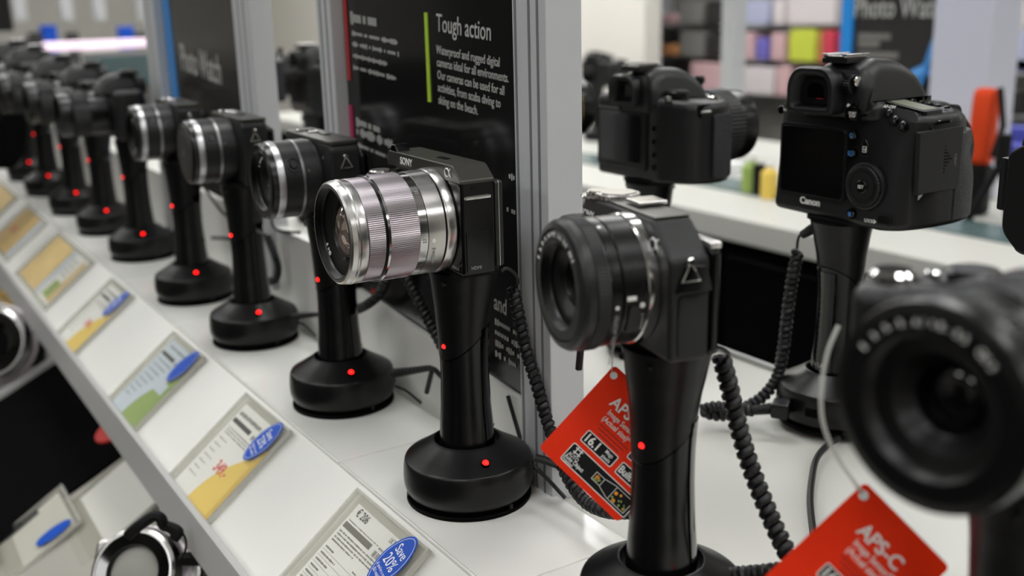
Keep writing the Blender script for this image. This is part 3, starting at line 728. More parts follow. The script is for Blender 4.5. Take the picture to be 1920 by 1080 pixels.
def small_reflex(gold=False, grip=True):
    """entry reflex with mode dial and pop-up flash housing, seen from behind"""
    r = empty('reflex_camera')
    out = rpoly([(-.066, -.012), (-.060, -.018), (.030, -.018), (.042, -.012), (.062, .000), (.066, .030), (.058, .046), (.044, .046), (.036, .028), (-.056, .028), (-.066, .018)],
                [.006, .008, .010, .012, .012, .012, .010, .012, .010, .010, .008], n=4)
    def fn(u, v, w):
        if u > .02: w = w-max(0, (u-.02)/.045)*.004*(w/.076)
        return (u, v, w)
    MB().prism(out, 0, .078, .008, Matrix(), bev0=.004, steps=4, fn=fn).build('body', 'body_black', r, ang=50)
    pentaprism(r, .052, .070, .104, -.020, .048, 'lens_grey', .42)
    MB().box((-.008, -.006, .1025), (.026, .030, .006), .0015).build('hot_shoe_base', 'body_black', r)
    MB().box((-.008, -.006, .1060), (.019, .022, .0012), .0004).build('hot_shoe', 'chrome', r)
    for s in (-1, 1): MB().box((-.008+s*.010, -.006, .1075), (.0035, .024, .0012), .0004).build('hot_shoe_rail', 'chrome', r)
    eyecup(r, .083, -.014, .040, .028, -.013)
    MB().cyl(.0055, 0, .0060, T(.0120, -.012, .090) @ RY(PI/2), 24, .001).build('diopter_dial', 'black_satin', r)
    MB().prism(rrect(.074, .056, .003), .0175, .0200, .001, T(-.0215, 0, .0375) @ FR(0)).build('screen_surround', 'black_satin', r)
    MB().prism(rrect(.062, .046, .002), .0198, .0206, .0003, T(-.0225, 0, .0385) @ FR(0)).build('screen', 'screen', r)
    for i in range(4):
        MB().cyl(.0030, 0, .0012, T(.0255, -.018, .014+i*.012) @ FR(0), 18, .0004).build('button', 'black_gloss', r)
    MB().cyl(.0115, 0, .0055, T(.030, .004, .0775), 40, .001).build('mode_dial', 'black_plastic', r)
    MB().cyl(.0095, .0055, .0062, T(.030, .004, .0775), 40).build('dial_top', 'top_gun', r)
    MB().lathe([(.0035, 0), (.0035, .004), (1e-5, .0048)], T(.036, -.012, .0755), 20).build('command_dial', 'chrome', r)
    MB().cyl(.0060, 0, .004, T(.049, .032, .074), 24, .001).build('shutter_button', 'chrome', r)
    if grip:
        MB().prism(rrect(.016, .012, .003), -.002, .001, .0005, T(.0610, .010, .0665) @ RZ(PI/2) @ FR(0)).build('lug_recess', 'black_deep', r)
        MB().box((.0630, .010, .0660), (.002, .014, .0026), .0008).build('strap_lug', 'chrome', r)
        MB().prism(rrect(.024, .058, .004), -.002, .0012, .0008, T(.0655, .028, .034) @ RZ(PI/2+.1) @ FR(0)).build('grip_leather', 'leather', r)
    reflex_lens(r, .028, .042, .035, .080, gold)
    MB().lathe([(.003, 0), (.003, .006), (.0055, .008), (.0055, .012), (.004, .014), (1e-5, .014)], T(-.004, .062, .0775), 16).build('focus_knob', 'black_satin', r)
    return r
M['top_lcd'] = mat('status_display', (120, 122, 104), .25)
# ================================================================== row of stands
X0 = .340
ROW = [  # x, y, heading of the lens
    (.345, .199, 184), (.340, .395, 168), (.337, .597, 178), (.339, .816, 178), (.338, 1.036, 178),
    (.336, 1.240, 178), (.342, 1.503, 178), (.341, 1.716, 178), (.337, 1.921, 178), (.334, 2.155, 178), (.336, 2.38, 178)]
stand0 = make_stand()
SLAB = [
 ('black display stand in the near right corner under the large blurred camera'),
 ('black display stand with an orange hang tag behind its pole'),
 ('black display stand in sharp focus under the silver lens camera, red light on its base'),
 ('black display stand next behind the silver lens camera, base fully in view'),
 ('black display stand, fourth from the front of the main row in view of its base'),
 ('black display stand beside the blown-out shiny price holder'),
 ('black display stand just beyond the shiny price holder, a cable looping behind it'),
 ('black display stand beside the wide yellow card holder'),
 ('black display stand second from the far end of the clear row'),
 ('farthest black display stand whose base shows, beside the black sleeve'),
 ('black display stand hidden deep at the far end of the row')]
stands = []
for i, (x, y, h) in enumerate(ROW):
    s = stand0 if i == 0 else copy_tree(stand0)
    s.location = (x, y, .0); s.rotation_euler.z = radians(178-90 if i else 170-90)
    tag(s, SLAB[i], 'display stand', 'display stands along the front row'); stands.append(s)
BACK_ROW = [(.648, .335, 0), (.648, .545, 0), (.652, .780, 0), (.652, 1.045, 0), (.652, 1.31, 0), (.652, 1.60, 0), (.652, 1.90, 0)]
BLAB = ['black display stand at the right picture edge on the back row', 'black display stand lettered VUE holding the camera with the sculpted rear dial',
 'black display stand under the middle rear-facing reflex camera', 'black display stand beside the double frame post, back row',
 'black display stand back row behind the large dark board', 'black display stand back row seen through the gap in the partition', 'black display stand back row far behind the gap']
for i, (x, y, h) in enumerate(BACK_ROW):
    s = copy_tree(stand0); s.location = (x, y, 0); s.rotation_euler.z = radians(-90)
    for ch in [c for c in bpy.data.objects if c.name.split('.')[0] in ('base_light', 'light_bezel') and c.parent and (c.parent == s or c.parent.parent == s)]: bpy.data.objects.remove(ch)
    tag(s, BLAB[i], 'display stand', 'display stands along the back row')

def place(o, i, lab, row=ROW, z=.1665, scale=1, group='cameras mounted on the front row', dh=0, side=0):
    x, y, h = row[i]; o.location = (x+.842*side, y-.539*side, z); o.rotation_euler.z = radians(h-90+dh); o.scale = (scale,)*3
    return tag(o, lab, 'camera', group)
c2 = place(silver_camera(), 2, 'black camera with a long ribbed silver lens, in sharp focus', side=-.0065)
c1 = place(black_camera(), 1, 'black camera with a short black zoom lens and a bright silver mount ring', side=-.007)
c3 = place(two_ring_camera(), 3, 'small black camera with a two-ring lens right behind the silver lens', side=-.005)
c4 = place(two_ring_camera(cap=True), 4, 'small black camera whose two-ring lens wears a brownish grey cap')
c5 = copy_tree(c3); place(c5, 5, 'small black camera with a grey-black lens, third of its kind going away')
def front_black(i, lab, gold=False):
    c = small_reflex(gold); return place(c, i, lab, scale=.82)
c6 = front_black(6, 'blurred black camera with a broad body, left of the blue-striped post')
c7 = copy_tree(c6); place(c7, 7, 'blurred black camera just behind the broad-bodied one', scale=.86)
c8 = copy_tree(c6); place(c8, 8, 'blurred black camera with its lens beside a pale gap', scale=.9)
c9 = copy_tree(c6); place(c9, 9, 'far blurred black camera above the black sleeve', scale=1.0)
c10 = copy_tree(c6); place(c10, 10, 'farthest black camera at the left picture edge', scale=1.05)

# nearest camera: bigger black body with dials
def near_camera():
    r = empty('mirrorless_camera')
    o = rpoly([(-.055, 0), (.060, 0), (.062, .056), (.055, .0625), (-.045, .0625), (-.055, .055)], [.004, .004, .008, .008, .006, .006])
    MB().prism(o, -.014, .018, .004, FR(0)).build('body', 'body_black', r)
    g = rpoly([(.030, .008), (.062, .008), (.066, .028), (.058, .042), (.044, .042), (.034, .024)], .008)
    MB().prism(g, .001, .064, .007, steps=4).build('grip', 'rubber', r)
    MB().box((-.006, .0, .0630), (.070, .022, .002), .0008).build('top_plate', 'top_gun', r)
    MB().box((-.006, .0, .0655), (.020, .022, .003), .001).build('hot_shoe', 'silver_bright', r)
    MB().cyl(.0085, 0, .005, T(.053, .024, .0630), 36, .0015).build('shutter_button', 'chrome', r)
    MB().cyl(.0105, 0, .0025, T(.053, .024, .0620), 36, .0008).build('power_switch', 'black_satin', r)
    MB().cyl(.0095, 0, .0055, T(.034, .002, .0625), 36, .001).build('mode_dial', 'black_satin', r)
    MB().cyl(.0030, 0, .0025, T(.048, .006, .0630), 20, .0008).build('custom_button', 'chrome', r)
    MB().prism(rrect(.080, .052, .004), .0175, .0250, .002, T(-.004, 0, .031) @ FR(0)).build('rear_screen', 'body_gloss', r)
    text('lettering', 'SONY', .0075, FRONT(.018, .0145, .053), 'ink_white', r, bold=.02)
    strap_lug(r, -.056, .0, .050)
    zc = .0435; y = .014
    ring(r, 'mount_ring', 'silver_bright', [(.026, 0), (.0330, 0), (.0330, .006), (.026, .006)], y, zc)
    ring(r, 'base_barrel', 'lens_black', [(.026, 0), (.0325, 0), (.0330, .018), (.026, .018)], y+.006, zc)
    k = MB(); knurl(k, .0340, y+.0245, y+.040, zc, 90, .0004); k.build('zoom_ring', 'rubber', r)
    ring(r, 'scale_ring', 'lens_black', [(.026, 0), (.0335, 0), (.0335, .010), (.026, .010)], y+.0402, zc)
    k = MB(); knurl(k, .0338, y+.0505, y+.058, zc, 90, .0004); k.build('focus_ring', 'rubber', r)
    ring(r, 'front_barrel', 'lens_black', [(.028, 0), (.0340, 0), (.0345, .006), (.0335, .009), (.0300, .010)], y+.0582, zc)
    front(r, y+.0680, zc, .0320, .0232, .0110, .016, 'lens_black', ('E 3.5-5.6/18-55 OSS', radians(-60), .0034, .0262))
    for a in (50, 95):
        t = radians(a)
        MB().cyl(.0017, 0, .0004, T(-.0335*sin(t), y+.045, zc+.0335*cos(t)) @ RY(-t), 16).build('index_dot', 'ink_white', r)
    return r
c0 = place(near_camera(), 0, 'large blurred black camera filling the lower right corner', side=.006)

# back row cameras
b1 = place(reflex_rear(), 1, 'large black reflex camera seen from behind with sculpted grip and rear dial', BACK_ROW, group='cameras mounted on the back row')
b2 = place(small_reflex(), 2, 'blurred black reflex camera seen from behind with mode dial and ribbed zoom lens', BACK_ROW, z=.1665, scale=1.0, group='cameras mounted on the back row')
b3 = place(small_reflex(True), 3, 'black reflex camera half hidden behind the double aluminium post', BACK_ROW, z=.1665, group='cameras mounted on the back row')
b4 = copy_tree(b2); place(b4, 4, 'black reflex camera behind the large dark board', BACK_ROW, group='cameras mounted on the back row')
b5 = copy_tree(b2); place(b5, 5, 'black reflex camera seen through the gap between two boards', BACK_ROW, group='cameras mounted on the back row')
b6 = copy_tree(b2); place(b6, 6, 'black reflex camera far behind the gap between two boards', BACK_ROW, group='cameras mounted on the back row')
def screen_camera():
    """camera at the right picture edge, screen side towards us"""
    r = empty('reflex_camera')
    out = rpoly([(-.064, -.010), (-.058, -.018), (.040, -.018), (.062, .000), (.064, .040), (.040, .046), (.034, .028), (-.056, .028), (-.064, .018)], [.006, .008, .010, .012, .012, .012, .010, .010, .008])
    MB().prism(out, 0, .082, .010, bev0=.008, steps=4).build('body', 'body_black', r, ang=50)
    o = rpoly([(-.048, -.036), (.040, -.036), (.040, .034), (-.048, .034), (-.060, .026), (-.060, -.024)], [.006, .006, .006, .010, .004, .006])
    MB().prism(o, .017, .024, .0022, T(-.004, 0, .040) @ FR(0)).build('screen_surround', 'black_matte', r)
    MB().prism(rrect(.070, .052, .003), .0238, .0246, .0003, T(-.010, 0, .039) @ FR(0)).build('screen', 'screen', r)
    MB().box((-.0655, -.0185, .046), (.007, .010, .034), .0015).build('hinge', 'black_satin', r)
    MB().lathe([(.0048, 0), (.0048, .0012), (.0040, .0018), (1e-5, .0018)], T(-.050, -.018, .079) @ FR(0), 24).build('menu_button', 'black_gloss', r)
    text('lettering', 'MENU', .0034, T(-.050, -.0200, .0778) @ FR(0), 'ink_white', r, align='CENTER', bold=.01)
    pentaprism(r, .056, .072, .108, -.020, .048, 'body_black', .4)
    eyecup(r, .090, -.018, .042, .030, 0)
    reflex_lens(r, .028, .042, .035, .07)
    return r
place(screen_camera(), 0, 'black camera cut off at the right picture edge showing its screen hinge and menu button', BACK_ROW, z=.1665, group='cameras mounted on the back row')

# ================================================================== cables
def cable(name, pts, r, lab, material='rubber', coil=None, lead=None, group=None, ends=()):
    """coiled cord: coil = (R, wire, pitch)"""
    o = empty(name, pts[0]); base = Vector(pts[0])
    tag(o, lab, 'cable', group)
    q = [Vector(p)-base for p in pts]
    if coil: MB().tube(helix(q, *coil), coil[1], 7).build('coil', material, o)
    else: MB().tube(spline(q, 10), r, 8).build('cord', material, o)
    if lead:
        for L in lead: MB().tube(spline([Vector(p)-base for p in L], 8), .0011, 8).build('lead', material, o)
    for e in ends:      # moulded strain reliefs: (p0, p1, r0, r1)
        p0, p1 = Vector(e[0])-base, Vector(e[1])-base; n = 10; P = []; R_ = []
        for i in range(n*4+1):
            t = i/(n*4); P.append(p0+(p1-p0)*t); R_.append((e[2]+(e[3]-e[2])*t)*(1 if i % 4 < 2 else .86))
        MB().tube(P, R_, 12).build('strain_relief', material, o)
    return o
CO = (.0025, .0023, .0046)
def X(px, py, x): return on_x(px, py, x)
# cord of the silver-lens camera
cable('coiled_cable', [X(962, 541, .368), X(972, 590, .370), X(984, 650, .372), X(1003, 710, .374), X(1020, 770, .376), X(1040, 830, .376), X(1062, 890, .377), X(1095, 938, .376), X(1135, 958, .374), X(1180, 960, .372)], 0,
    'coiled black cable hanging from the silver-lens camera behind the orange tag', coil=CO,
    lead=[[X(940, 509, .352), X(950, 503, .356), X(966, 514, .362), X(971, 530, .366), X(962, 543, .368)]], group='coiled cables on the front row')
S = lambda i: Vector((ROW[i][0], ROW[i][1], 0))
def plug(i, px, py, x):    # cord plugged in the right rear side of base i
    pass
# cord of the black zoom camera
cable('coiled_cable', [X(1352, 668, .372), X(1366, 720, .376), X(1382, 790, .379), X(1402, 860, .381), X(1428, 930, .382), X(1458, 1000, .382), X(1490, 1062, .380), X(1520, 1100, .378)], 0,
    'coiled black cable hanging beside the black zoom camera to the bottom edge', coil=(.0028, .0027, .0054),
    lead=[[X(1330, 652, .352), X(1350, 652, .358), X(1366, 664, .366), X(1358, 676, .372)]], group='coiled cables on the front row')
cable('coiled_cable', [X(1365, 1079, .372), X(1410, 1076, .374), X(1450, 1072, .376), X(1490, 1066, .378)], 0,
    'ribbed black cable lying at the bottom edge beside the large pole base', coil=(.0026, .0024, .0047), group='coiled cables on the front row')
# big stand base S2 plug
cable('plug_cable', [X(1003, 858, .372), X(1025, 864, .378), X(1060, 878, .386), X(1090, 890, .388)], .0028,
    'black plug and cable leaving the base under the silver-lens camera', group='plug cables behind the bases')
cable('plug_cable', [X(1002, 875, .370), X(1020, 892, .374), X(1036, 908, .378), X(1060, 934, .382)], .0014, 'thin black cable slipping behind the shelf edge by the silver-lens base', group='plug cables behind the bases')
# from S3 base: ribbed relief, clip and arc up behind
cable('coiled_cable', [X(756, 510, .375), X(775, 545, .377), X(795, 585, .379), X(815, 622, .381), X(835, 660, .383), X(862, 700, .384), X(880, 730, .385)], 0,
    'coiled black cable slanting down behind the silver-lens pole', coil=CO, group='coiled cables on the front row')
cable('plug_cable', [X(738, 700, .366), X(770, 694, .372), X(808, 690, .376), X(828, 706, .380), X(848, 722, .384)], .0021,
    'ribbed black cable with a small clip leaving the base behind the silver-lens camera', ends=[(X(738, 700, .366), X(806, 690, .376), .0042, .0026), (X(810, 694, .378), X(800, 736, .378), .0021, .0021)], group='plug cables behind the bases')
cable('plug_cable', [X(742, 724, .364), X(762, 733, .368), X(790, 756, .374)], .0012, 'thin curved black cable on the white shelf beside the second-sharpest base', group='plug cables behind the bases')
cable('coiled_cable', [X(665, 582, .372), X(690, 570, .375), X(712, 550, .378), X(724, 520, .380), X(722, 490, .380), X(708, 465, .378)], 0,
    'coiled black cable looping up behind the third pole', coil=(.0024, .0022, .0044), group='coiled cables on the front row')
cable('plug_cable', [X(553, 594, .368), X(580, 591, .374), X(610, 589, .380)], .0024, 'black plug cable leaving the fourth base', ends=[(X(550, 594, .366), X(590, 590, .376), .0042, .0026)], group='plug cables behind the bases')
cable('plug_cable', [X(556, 604, .366), X(572, 610, .370), X(592, 630, .374)], .0011, 'thin black cable curving on the shelf by the fourth base', group='plug cables behind the bases')
cable('coiled_cable', [X(500, 440, .376), X(512, 470, .378), X(521, 500, .380), X(516, 524, .380), X(500, 528, .378)], 0,
    'coiled black cable looping beside the fourth pole', coil=(.0024, .0022, .0044), group='coiled cables on the front row')
cable('plug_cable', [X(508, 400, .38), X(512, 424, .384), X(530, 434, .386), X(562, 436, .388)], .0016, 'thin black cable running along the partition foot', group='plug cables behind the bases')
cable('plug_cable', [X(398, 446, .38), X(425, 447, .384), X(438, 448, .388)], .0022, 'short black cable behind the fifth pole', group='plug cables behind the bases')
cable('plug_cable', [X(372, 335, .36), X(392, 365, .372), X(412, 392, .382), X(425, 405, .386)], .0016, 'thin grey-black cable slanting behind the fifth camera', group='plug cables behind the bases')
cable('plug_cable', [X(952, 742, .388), X(966, 790, .388), X(978, 830, .387), X(984, 850, .386)], .0016, 'black cable hanging against the white partition foot', group='plug cables behind the bases')
# the reflex camera's cord
zc_ = on_x
cable('coiled_cable', [X(1496, 470, .632), X(1488, 510, .630), X(1480, 560, .628), X(1474, 610, .626), X(1468, 660, .624), X(1456, 710, .620), on_z(1432, 742, .016), on_z(1402, 762, .008), on_z(1370, 776, .0065), on_z(1340, 778, .0065), on_z(1318, 770, .0075)], 0,
    'coiled black cable curving down from the sculpted reflex camera', coil=(.0028, .0026, .0050),
    lead=[[X(1530, 420, .632), X(1515, 426, .632), X(1498, 444, .632), X(1494, 470, .632)]],
    ends=[(X(1532, 424, .634), X(1505, 440, .633), .0045, .0034)], group='coiled cables on the back row')
cable('coiled_cable', [on_z(1316, 768, .0115), on_z(1345, 762, .014), on_z(1380, 768, .016), on_z(1410, 770, .018)], 0,
    'coiled black cable end turning towards the plug of the back row stand', coil=(.0026, .0024, .0046),
    ends=[(on_z(1408, 770, .018), on_z(1446, 766, .019), .0038, .0048)], group='coiled cables on the back row')
pl = on_z(1464, 766, .019)
tag(MB().box((0, 0, 0), (.018, .014, .012), .002, T(*pl) @ RZ(radians(35))).build('cable_plug', 'black_plastic'), 'black plug entering the socket of the back row stand', 'plug')
Z = on_z
cable('plug_cable', [Z(1572, 822, .004), Z(1548, 838, .0035), Z(1530, 862, .0028), Z(1522, 900, .0028), Z(1519, 940, .0028), Z(1523, 985, .0028), Z(1528, 1020, .0028)], .0024,
    'smooth black cable curving down the white counter right of centre', group='coiled cables on the back row')
# ================================================================== display counter
FE = .283          # front edge of the level platform
Y0, Y1 = -.75, 4.7
def tagged(mb, name, m, lab, cat, group=None): return tag(mb.build(name, m), lab, cat, group)
# carcass: worktop behind, level platforms in front, sloping card rail, lower tier
ct = empty('display_counter', (.45, 1.5, -.9), 0, 'long white shop counter carrying both rows of cameras', 'counter')
def child(mb, name, m): 
    o = mb.build(name, m, None, smooth=True); o.parent = ct; o.matrix_parent_inverse = Matrix.Translation(-ct.location); return o
child(MB().box((.545, (Y0+Y1)/2, -.0225), (.330, Y1-Y0, .035), .003), 'worktop', 'grey_white')
child(MB().box((.703, (Y0+Y1)/2, -.02), (.006, Y1-Y0, .040), .0025), 'edge_strip', 'white_edge')
child(MB().box((.50, (Y0+Y1)/2, -.47), (.30, Y1-Y0-.02, .86)), 'cabinet', 'black_deep')
# platform boards, one per stand, with fine joints
edges = [Y0, .135, .345, .478, .70, .92, 1.14, 1.37, 1.60, 1.82, 2.04, 2.27, 2.5, 2.8, 3.2, 3.8, 4.3, Y1]
for a, b in zip(edges, edges[1:]):
    child(MB().prism(rpoly([(FE, a+.0003), (.386, a+.0003), (.386, b-.0003), (FE, b-.0003)], [.001, .006, .006, .001]), -.006, 0, .0012), 'platform_board', 'white_gloss')
child(MB().box((.335, (Y0+Y1)/2, -.022), (.100, Y1-Y0, .032)), 'platform_core', 'white_edge')
# slope and lip
sl0, sl1 = Vector((FE, 0, -.0015)), Vector((.201, 0, -.0665))
def prof_x(pts, y0, y1): return MB().rings([[Vector((x, y0, z)) for x, z in pts], [Vector((x, y1, z)) for x, z in pts]])
child(prof_x([(FE+.002, -.0015), (.201, -.0665), (.201, -.071), (FE+.002, -.006)], Y0, Y1), 'card_rail', 'white')
child(prof_x([(.2015, -.0585), (.1985, -.056), (.1955, -.0585), (.1950, -.1000), (.2015, -.1000)], Y0, Y1), 'front_lip', 'white_edge')
child(prof_x([(FE, -.012), (.2035, -.075), (.2035, -.100), (.215, -.100), (FE, -.045)], Y0, Y1), 'rail_bracket', 'white_edge')
child(prof_x([(FE+.012, -.007), (FE+.010, -.007), (FE+.010, -.16), (FE+.012, -.16)], Y0, Y1), 'back_board', 'black_deep')
# raised front fences of the card rail (clear)
# lower tier
LT = radians(26)
def lower(x, y, h=0):       # point on the lower sloping shelf
    return Vector((x, y, -.175+(x-.205)*math.tan(LT)+h))
def on_lower(px, py, h=0):
    v = ray(px, py); o = Vector((0, 0, HCAM)); k = math.tan(LT)
    # z = -.175+h+(x-.205)k
    t = (-.175+h-.205*k - o.z)/(v.z-k*v.x); return o+v*t
child(MB().rings([[lower(.30, Y0), lower(-.12, Y0), lower(-.12, Y0, -.012), lower(.30, Y0, -.012)], [lower(.30, Y1), lower(-.12, Y1), lower(-.12, Y1, -.012), lower(.30, Y1, -.012)]]), 'lower_shelf', 'shelf_shaded')
child(MB().box((-.13, (Y0+Y1)/2, -.345), (.010, Y1-Y0, .05), .002), 'lower_lip', 'white_edge')
child(MB().box((.09, (Y0+Y1)/2, -.62), (.40, Y1-Y0, .5)), 'plinth', 'shelf_shaded')

# dividers on the lower shelf
pd = on_lower(50, 702, .012)
dv = MB(); yy = pd.y
dv.rings([[lower(.29, yy-.006, h), lower(-.115, yy-.006, h), lower(-.115, yy+.006, h), lower(.29, yy+.006, h)] for h in (0, .012)])
tagged(dv, 'shelf_divider', 'white_edge', 'white rail running down the lower shelf beside the black mat', 'divider')
q0, q1 = on_lower(175, 905, .004), on_lower(60, 958, .004)
yb = (q0.y+q1.y)/2
mt = MB(); mt.rings([[lower(.289, yb, h), lower(-.11, yb, h), lower(-.11, yy-.0075, h), lower(.289, yy-.0075, h)] for h in (.0003, .004)])
tagged(mt, 'display_mat', 'cloth_black', 'plain black mat on the lower shelf below the white front lip', 'mat')
pr = on_lower(222, 800, .0045)
o = MB().cyl(.030, 0, .003, T(pr.x, pr.y, pr.z) @ RY(-LT), 40, .0006); tagged(o, 'red_disc', 'red', 'red round sticker disc on the black mat under the lip', 'sticker')

# ------------------------------------------------------------------ price card holders on the slope
sd = (sl1-sl0).normalized()                     # down the slope
RN = sd.cross(Vector((0, 1, 0))); RN = -RN if RN.z < 0 else RN
def holder(y, w, L, lab, style, off=.004, grp='price card holders on the sloping rail', wide=False):
    """local x runs along the row towards the viewer (-Y), local y up the slope"""
    r = empty('price_card_holder'); tag(r, lab, 'price card', grp)
    top = sl0+sd*off
    r.matrix_world = frame(top+Vector((0, y, 0))+RN*.0012, (0, -1, 0), -sd)
    r.location = r.matrix_world.translation
    # acrylic pocket: back plate and raised front plate
    MB().prism(rrect(w, L, .002, w/2, -L/2), 0, .0010, .0003).build('back_plate', 'acrylic_grey', r)
    MB().prism(rrect(w, L*.985, .002, w/2, -L/2), .0034, .0042, .0003).build('front_plate', 'acrylic', r)
    for (cx, cy, dx, dy) in ((w/2, -.0012, w, .0024), (.0010, -L/2, .0020, L), (w-.0010, -L/2, .0020, L)):
        MB().box((cx, cy, .0022), (dx, dy, .0040), .0004).build('pocket_edge', 'acrylic_edge', r)
    return r
def bars(r, x0, x1, ys, z, th=.0006, mt='ink_mid', name='print_line'):
    b = MB(); rnd = random.Random(int(x0*1e5)+len(ys))
    for y in ys:
        x = x0
        while x < x1-.002:
            w = rnd.uniform(.0006, .0011); w = min(w, x1-x)
            b.box((x+w/2, y, z), (w, th*rnd.choice((.7, 1, 1.25)), .00008)); x += w+(.0004 if rnd.random() > .16 else .0014)
    return b.build(name, mt, r, smooth=False)
def card(r, w, L, style):
    cw, cl = w-.024, L-.012
    x0, y0 = .012, -.008
    z = .0012
    MB().prism([(x0, y0), (x0, y0-cl), (x0+cw, y0-cl), (x0+cw, y0)], z, z+.0003).build('card', 'pale_blue' if style == 'green' else 'paper', r)
    z2 = z+.00036
    yl = 'green_print' if style == 'green' else 'yellow'
    # coloured swoosh over the lower right half
    sw = [(x0+cw*.98, y0-cl*.32)]
    for t in range(11):
        t /= 10; sw.append((x0+cw*(.98-.52*sin(t*PI/2)), y0-cl*(.32+.68*t**1.25)))
    sw += [(x0+cw, y0-cl)]
    sw2 = [(x0+cw, y0-cl), (x0+cw, y0-cl*.30)]+sw[1:-1]
    b = MB(); b.prism(sw2, z2, z2+.0001); b.build('colour_field', yl, r)
    # second card peeping out on the right
    MB().prism([(x0+cw+.0004, y0-cl*.20), (x0+cw+.0004, y0-cl*1.0), (x0+cw+.0046, y0-cl*1.0), (x0+cw+.0046, y0-cl*.20)], .0011, .0014).build('rear_card_edge', 'yellow_deep' if style != 'green' else 'green_print', r)
    z3 = z2+.0001
    MB().box((x0+cw*.28, y0-cl*.185, z3), (cw*.50, cl*.050, .0001)).build('grey_block', 'ink_darkgrey' if style == 'main' else 'ink_black', r)
    MB2 = MB(); rnd = random.Random(3)
    for i in range(13): MB2.box((x0+cw*(.60+.016*i), y0-cl*.20, z3), (rnd.choice((.0003, .0006, .0009)), cl*.05, .0001))
    MB2.build('barcode', 'ink_mid', r, smooth=False)
    if style == 'main':
        tt = lambda s, u, v, size, mt='ink_black', **k: text('lettering', s, size, T(x0+cw*u, y0-cl*v, z3+.0001), mt, r, depth=.00004, **k)
        tt('€ 206', .07, .085, .0086, bold=.008, sx=.82)
        tt('8570770', .62, .155, .0022, 'ink_mid'); tt('LKT  12', .66, .065, .0052, 'ink_mid', sx=.8)
        bars(r, x0+cw*.05, x0+cw*.62, [y0-cl*.140], z3, .0007)
        bars(r, x0+cw*.04, x0+cw*.80, [y0-cl*v for v in (.245, .275, .305)], z3, .0011)
        bars(r, x0+cw*.04, x0+cw*.46, [y0-cl*.335], z3, .0011)
        lines = MB()
        for i in range(8):
            yv = y0-cl*(.42+.058*i); lines.box((x0+cw*.34, yv-.0011, z3), (cw*.62, .00022, .0001))
        lines.build('table_rules', 'ink_line', r, smooth=False)
        for i in range(8):
            bars(r, x0+cw*.04, x0+cw*(.22+.06*((i*5) % 3)), [y0-cl*(.405+.058*i)], z3, .0013)
            bars(r, x0+cw*.56, x0+cw*.64, [y0-cl*(.405+.058*i)], z3, .0013)
        tt('149.-', .52, .66, .0175, 'ink_red', bold=.012, sx=.85)
        save = [('Save', 0, .0052, .0098), ('20%', .0, -.0050, .0115), ("if you're a non", 0, -.0100, .0036), ('EU resident', 0, -.0138, .0036)]
    elif style == 'second':
        tt = lambda s, u, v, size, mt='ink_black', **k: text('lettering', s, size, T(x0+cw*u, y0-cl*v, z3+.0001), mt, r, depth=.00004, **k)
        tt('Nikon 1 J1', .06, .115, .0062, 'ink_mid', bold=.02, sx=.8) if False else bars(r, x0+cw*.05, x0+cw*.66, [y0-cl*.085, y0-cl*.105], z3, .0016, 'ink_mid')
        bars(r, x0+cw*.06, x0+cw*.70, [y0-cl*v for v in (.27, .30, .33)], z3, .001)
        for i in range(7): bars(r, x0+cw*.06, x0+cw*(.30-.02*(i % 3)), [y0-cl*(.40+.07*i)], z3, .0011, 'ink_line')
        tt('349.-', .44, .66, .0150, 'ink_red', bold=.03, sx=.85)
        save = [('Save', 0, .0046, .0090), ('23%', .0, -.0050, .0110), ("if you're a non", 0, -.0100, .0034), ('EU resident', 0, -.0136, .0034)]
    else:
        for i in range(8): bars(r, x0+cw*.06, x0+cw*(.62-.05*i), [y0-cl*(.27+.075*i)], z3, .0016, 'ink_line')
        bars(r, x0+cw*.10, x0+cw*.70, [y0-cl*.075], z3, .0020, 'ink_mid')
        MB().prism([(x0+cw*.62, y0-cl*.42), (x0+cw*.62, y0-cl*.56), (x0+cw*.95, y0-cl*.56), (x0+cw*.95, y0-cl*.42)], z3, z3+.0001).build('pale_patch', 'pale_blue', r)
        save = []
    # oval sticker on the acrylic
    m = T(x0+cw*.90, y0-cl*.15, .0044) @ RZ(radians(-14 if style != 'none' else 0))
    a, bb = .0130, .0215
    MB().prism([(a*cos(t*2*PI/48)*(1-.10*abs(sin(t*2*PI/48))), bb*sin(t*2*PI/48)) for t in range(48)], 0, .0003, 0, m).build('discount_sticker', 'blue', r)
    MB().ringprism([(a*.90*cos(t*2*PI/48)*(1-.10*abs(sin(t*2*PI/48))), bb*.92*sin(t*2*PI/48)) for t in range(48)], [(a*.875*cos(t*2*PI/48)*(1-.10*abs(sin(t*2*PI/48))), bb*.905*sin(t*2*PI/48)) for t in range(48)], .0003, .00034, m).build('sticker_line', 'ink_white', r)
    for s, dx, dy, size in save:
        text('lettering', s, size, m @ T(dx, dy, .00035), 'ink_white', r, align='CENTER', depth=.00004, sx=.80)
HW, HL = .108, .100
# (y of the far corner, style, label)
for y, st, lab in ((.652, 'main', 'clear price holder reading € 206 with a blue Save 20% oval, nearest on the rail'),
                   (.889, 'second', 'clear price holder with a yellow card and blue oval below the second base'),
                   (1.120, 'green', 'clear price holder with a green striped card and blue oval'),
                   ):
    r = holder(y, HW, HL, lab, st); card(r, HW, HL, st)
r = holder(1.405, HW, HL, 'glaring shiny price holder washed out by light with a blue oval', 'green')
card(r, HW, HL, 'second')
